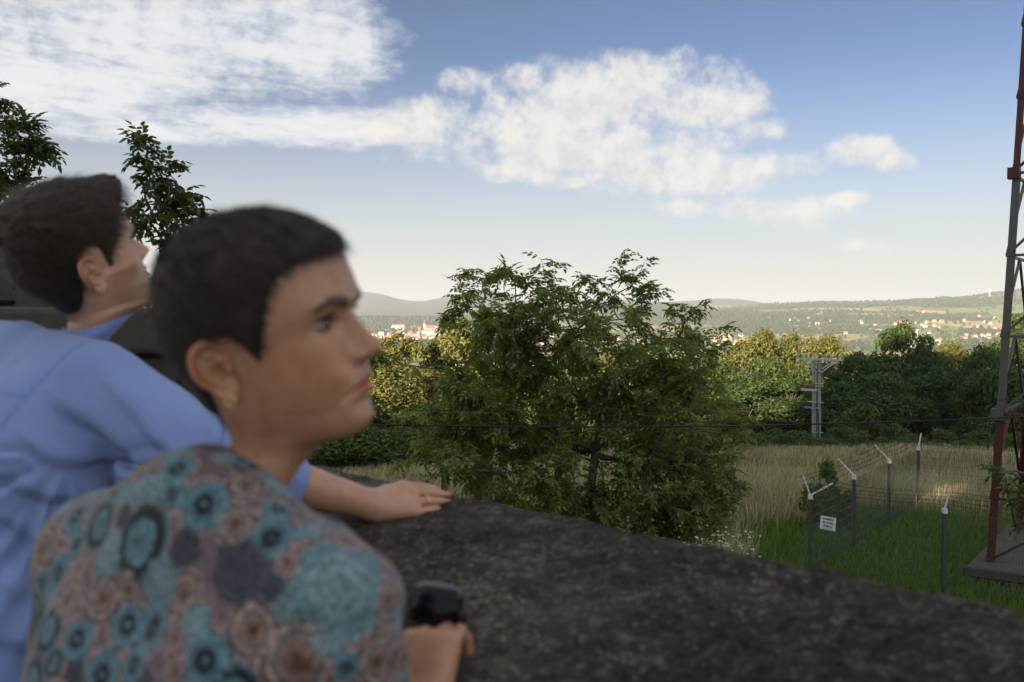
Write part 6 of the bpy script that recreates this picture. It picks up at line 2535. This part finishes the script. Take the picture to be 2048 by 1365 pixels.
    # sleeve of the forearm with the rolled cuff
    def sleeve(a, b, ra, rb, name, nn=40, m=56, wob=0.004, lip=True):
        R, L = frame(a, b)
        t = np.linspace(0, 1, nn)
        w = np.linspace(0, 2 * math.pi, m, endpoint=False)
        Tt, Ww = np.meshgrid(t, w, indexing='ij')
        rr_ = ra + (rb - ra) * Tt
        P = np.stack([Tt * L, rr_ * np.cos(Ww), rr_ * np.sin(Ww)], -1).reshape(-1, 3)
        k = vnoise(P * np.array([0.6, 1, 1]), 31, 3, 22)
        s = np.sqrt(P[:, 1] ** 2 + P[:, 2] ** 2)
        P[:, 1:] *= (1 + wob * k / s)[:, None]
        if lip:                                   # turn the end inwards so the cuff has thickness
            e = P.reshape(nn, m, 3)
            inner = e[-1].copy()
            inner[:, 1:] *= 0.93
            inner2 = e[-1].copy()
            inner2[:, 1:] *= 0.90
            inner2[:, 0] -= 0.02
            P = np.vstack([P, inner, inner2])
            nn += 2
        i, j = np.meshgrid(np.arange(nn - 1), np.arange(m), indexing='ij')
        j2 = (j + 1) % m
        Qs = np.stack([i * m + j, i * m + j2, (i + 1) * m + j2, (i + 1) * m + j], -1).reshape(-1, 4)
        Wp = P @ R.T + np.asarray(a)
        o = mesh_data(name, Wp, Qs, ('blue_shirt',))
        attr(o, 'seam', np.zeros(len(Wp)))
        return link(name, o, person)
    ax = (Cf - RE) / np.linalg.norm(Cf - RE)
    sleeve(RE - ax * 0.02, Cf - ax * 0.02, 0.066, 0.047, 'sleeve')
    sleeve(Cf - ax * 0.045, Cf + ax * 0.004, 0.0475, 0.0440, 'cuff', 16, 56, 0.0025)

    # standing shirt collar following the neck
    HV, HN, _t = headgeo
    rows_ = len(HV) // 400
    G = HV.reshape(rows_, 400, 3)
    ctr = G.mean(1, keepdims=True)
    rd = G - ctr
    rd[..., 2] = 0
    rd /= np.linalg.norm(rd, axis=2, keepdims=True)
    r0_, r1_ = 220, 264
    outer = [G[k] + rd[k] * (7.0 + 5.0 * (k - r0_) / (r1_ - r0_)) for k in range(r0_, r1_)]
    inner = [G[k] + rd[k] * 3.5 for k in range(r0_, r1_)][::-1]
    lip = [G[r0_] + rd[r0_] * 5.5 + np.array([0, 0, 1.5])]
    P = np.array(inner + lip + outer)
    nn = len(P)
    P = P.reshape(-1, 3)
    i, j = np.meshgrid(np.arange(nn - 1), np.arange(400), indexing='ij')
    j2 = (j + 1) % 400
    Qs = np.stack([i * 400 + j, (i + 1) * 400 + j, (i + 1) * 400 + j2, i * 400 + j2], -1).reshape(-1, 4)
    o = mesh_data('collar', pose(P), Qs, ('blue_shirt',))
    attr(o, 'seam', np.zeros(len(P)))
    link('collar', o, person)
    # wedding ring on the ring finger
    chain = tips[2][0]
    a0, b0 = chain[0], chain[1]
    c = a0 + (b0 - a0) * 0.62
    R, _ = frame(a0, b0)
    a = np.linspace(0, 2 * math.pi, 33)
    rg = c + 0.0103 * (np.cos(a)[:, None] * R[:, 1] + np.sin(a)[:, None] * R[:, 2])
    MB().tube(rg, 0.0019, 8, False).build('ring', 'gold', person, True)
    legs_and_shoes(T(-0.10, -0.03, -0.78), T(0.10, -0.03, -0.78), FLOOR, person, 0.15)


simple('gloss_black', (0.004, 0.004, 0.006), 0.28, spec=0.22)
simple('rubber_black', (0.012, 0.012, 0.013), 0.7)
if 'people' in PARTS:
    build_woman()
    build_man()


# ================================================================== air
if 'far' in PARTS:
    m, nt = material('haze_air')
    v = nt.n('ShaderNodeVolumePrincipled', Color=(0.80, 0.87, 1.0), Density=HAZE)
    v.inputs['Anisotropy'].default_value = 0.15
    out = nt.n('ShaderNodeOutputMaterial')
    nt.t.links.new(v.outputs[0], out.inputs['Volume'])
    o = MB().box((0, 0, 75), (29500, 29500, 450)).build('haze', 'haze_air')
    tag(o, 'pale evening haze over the valley', 'haze', kind='stuff')
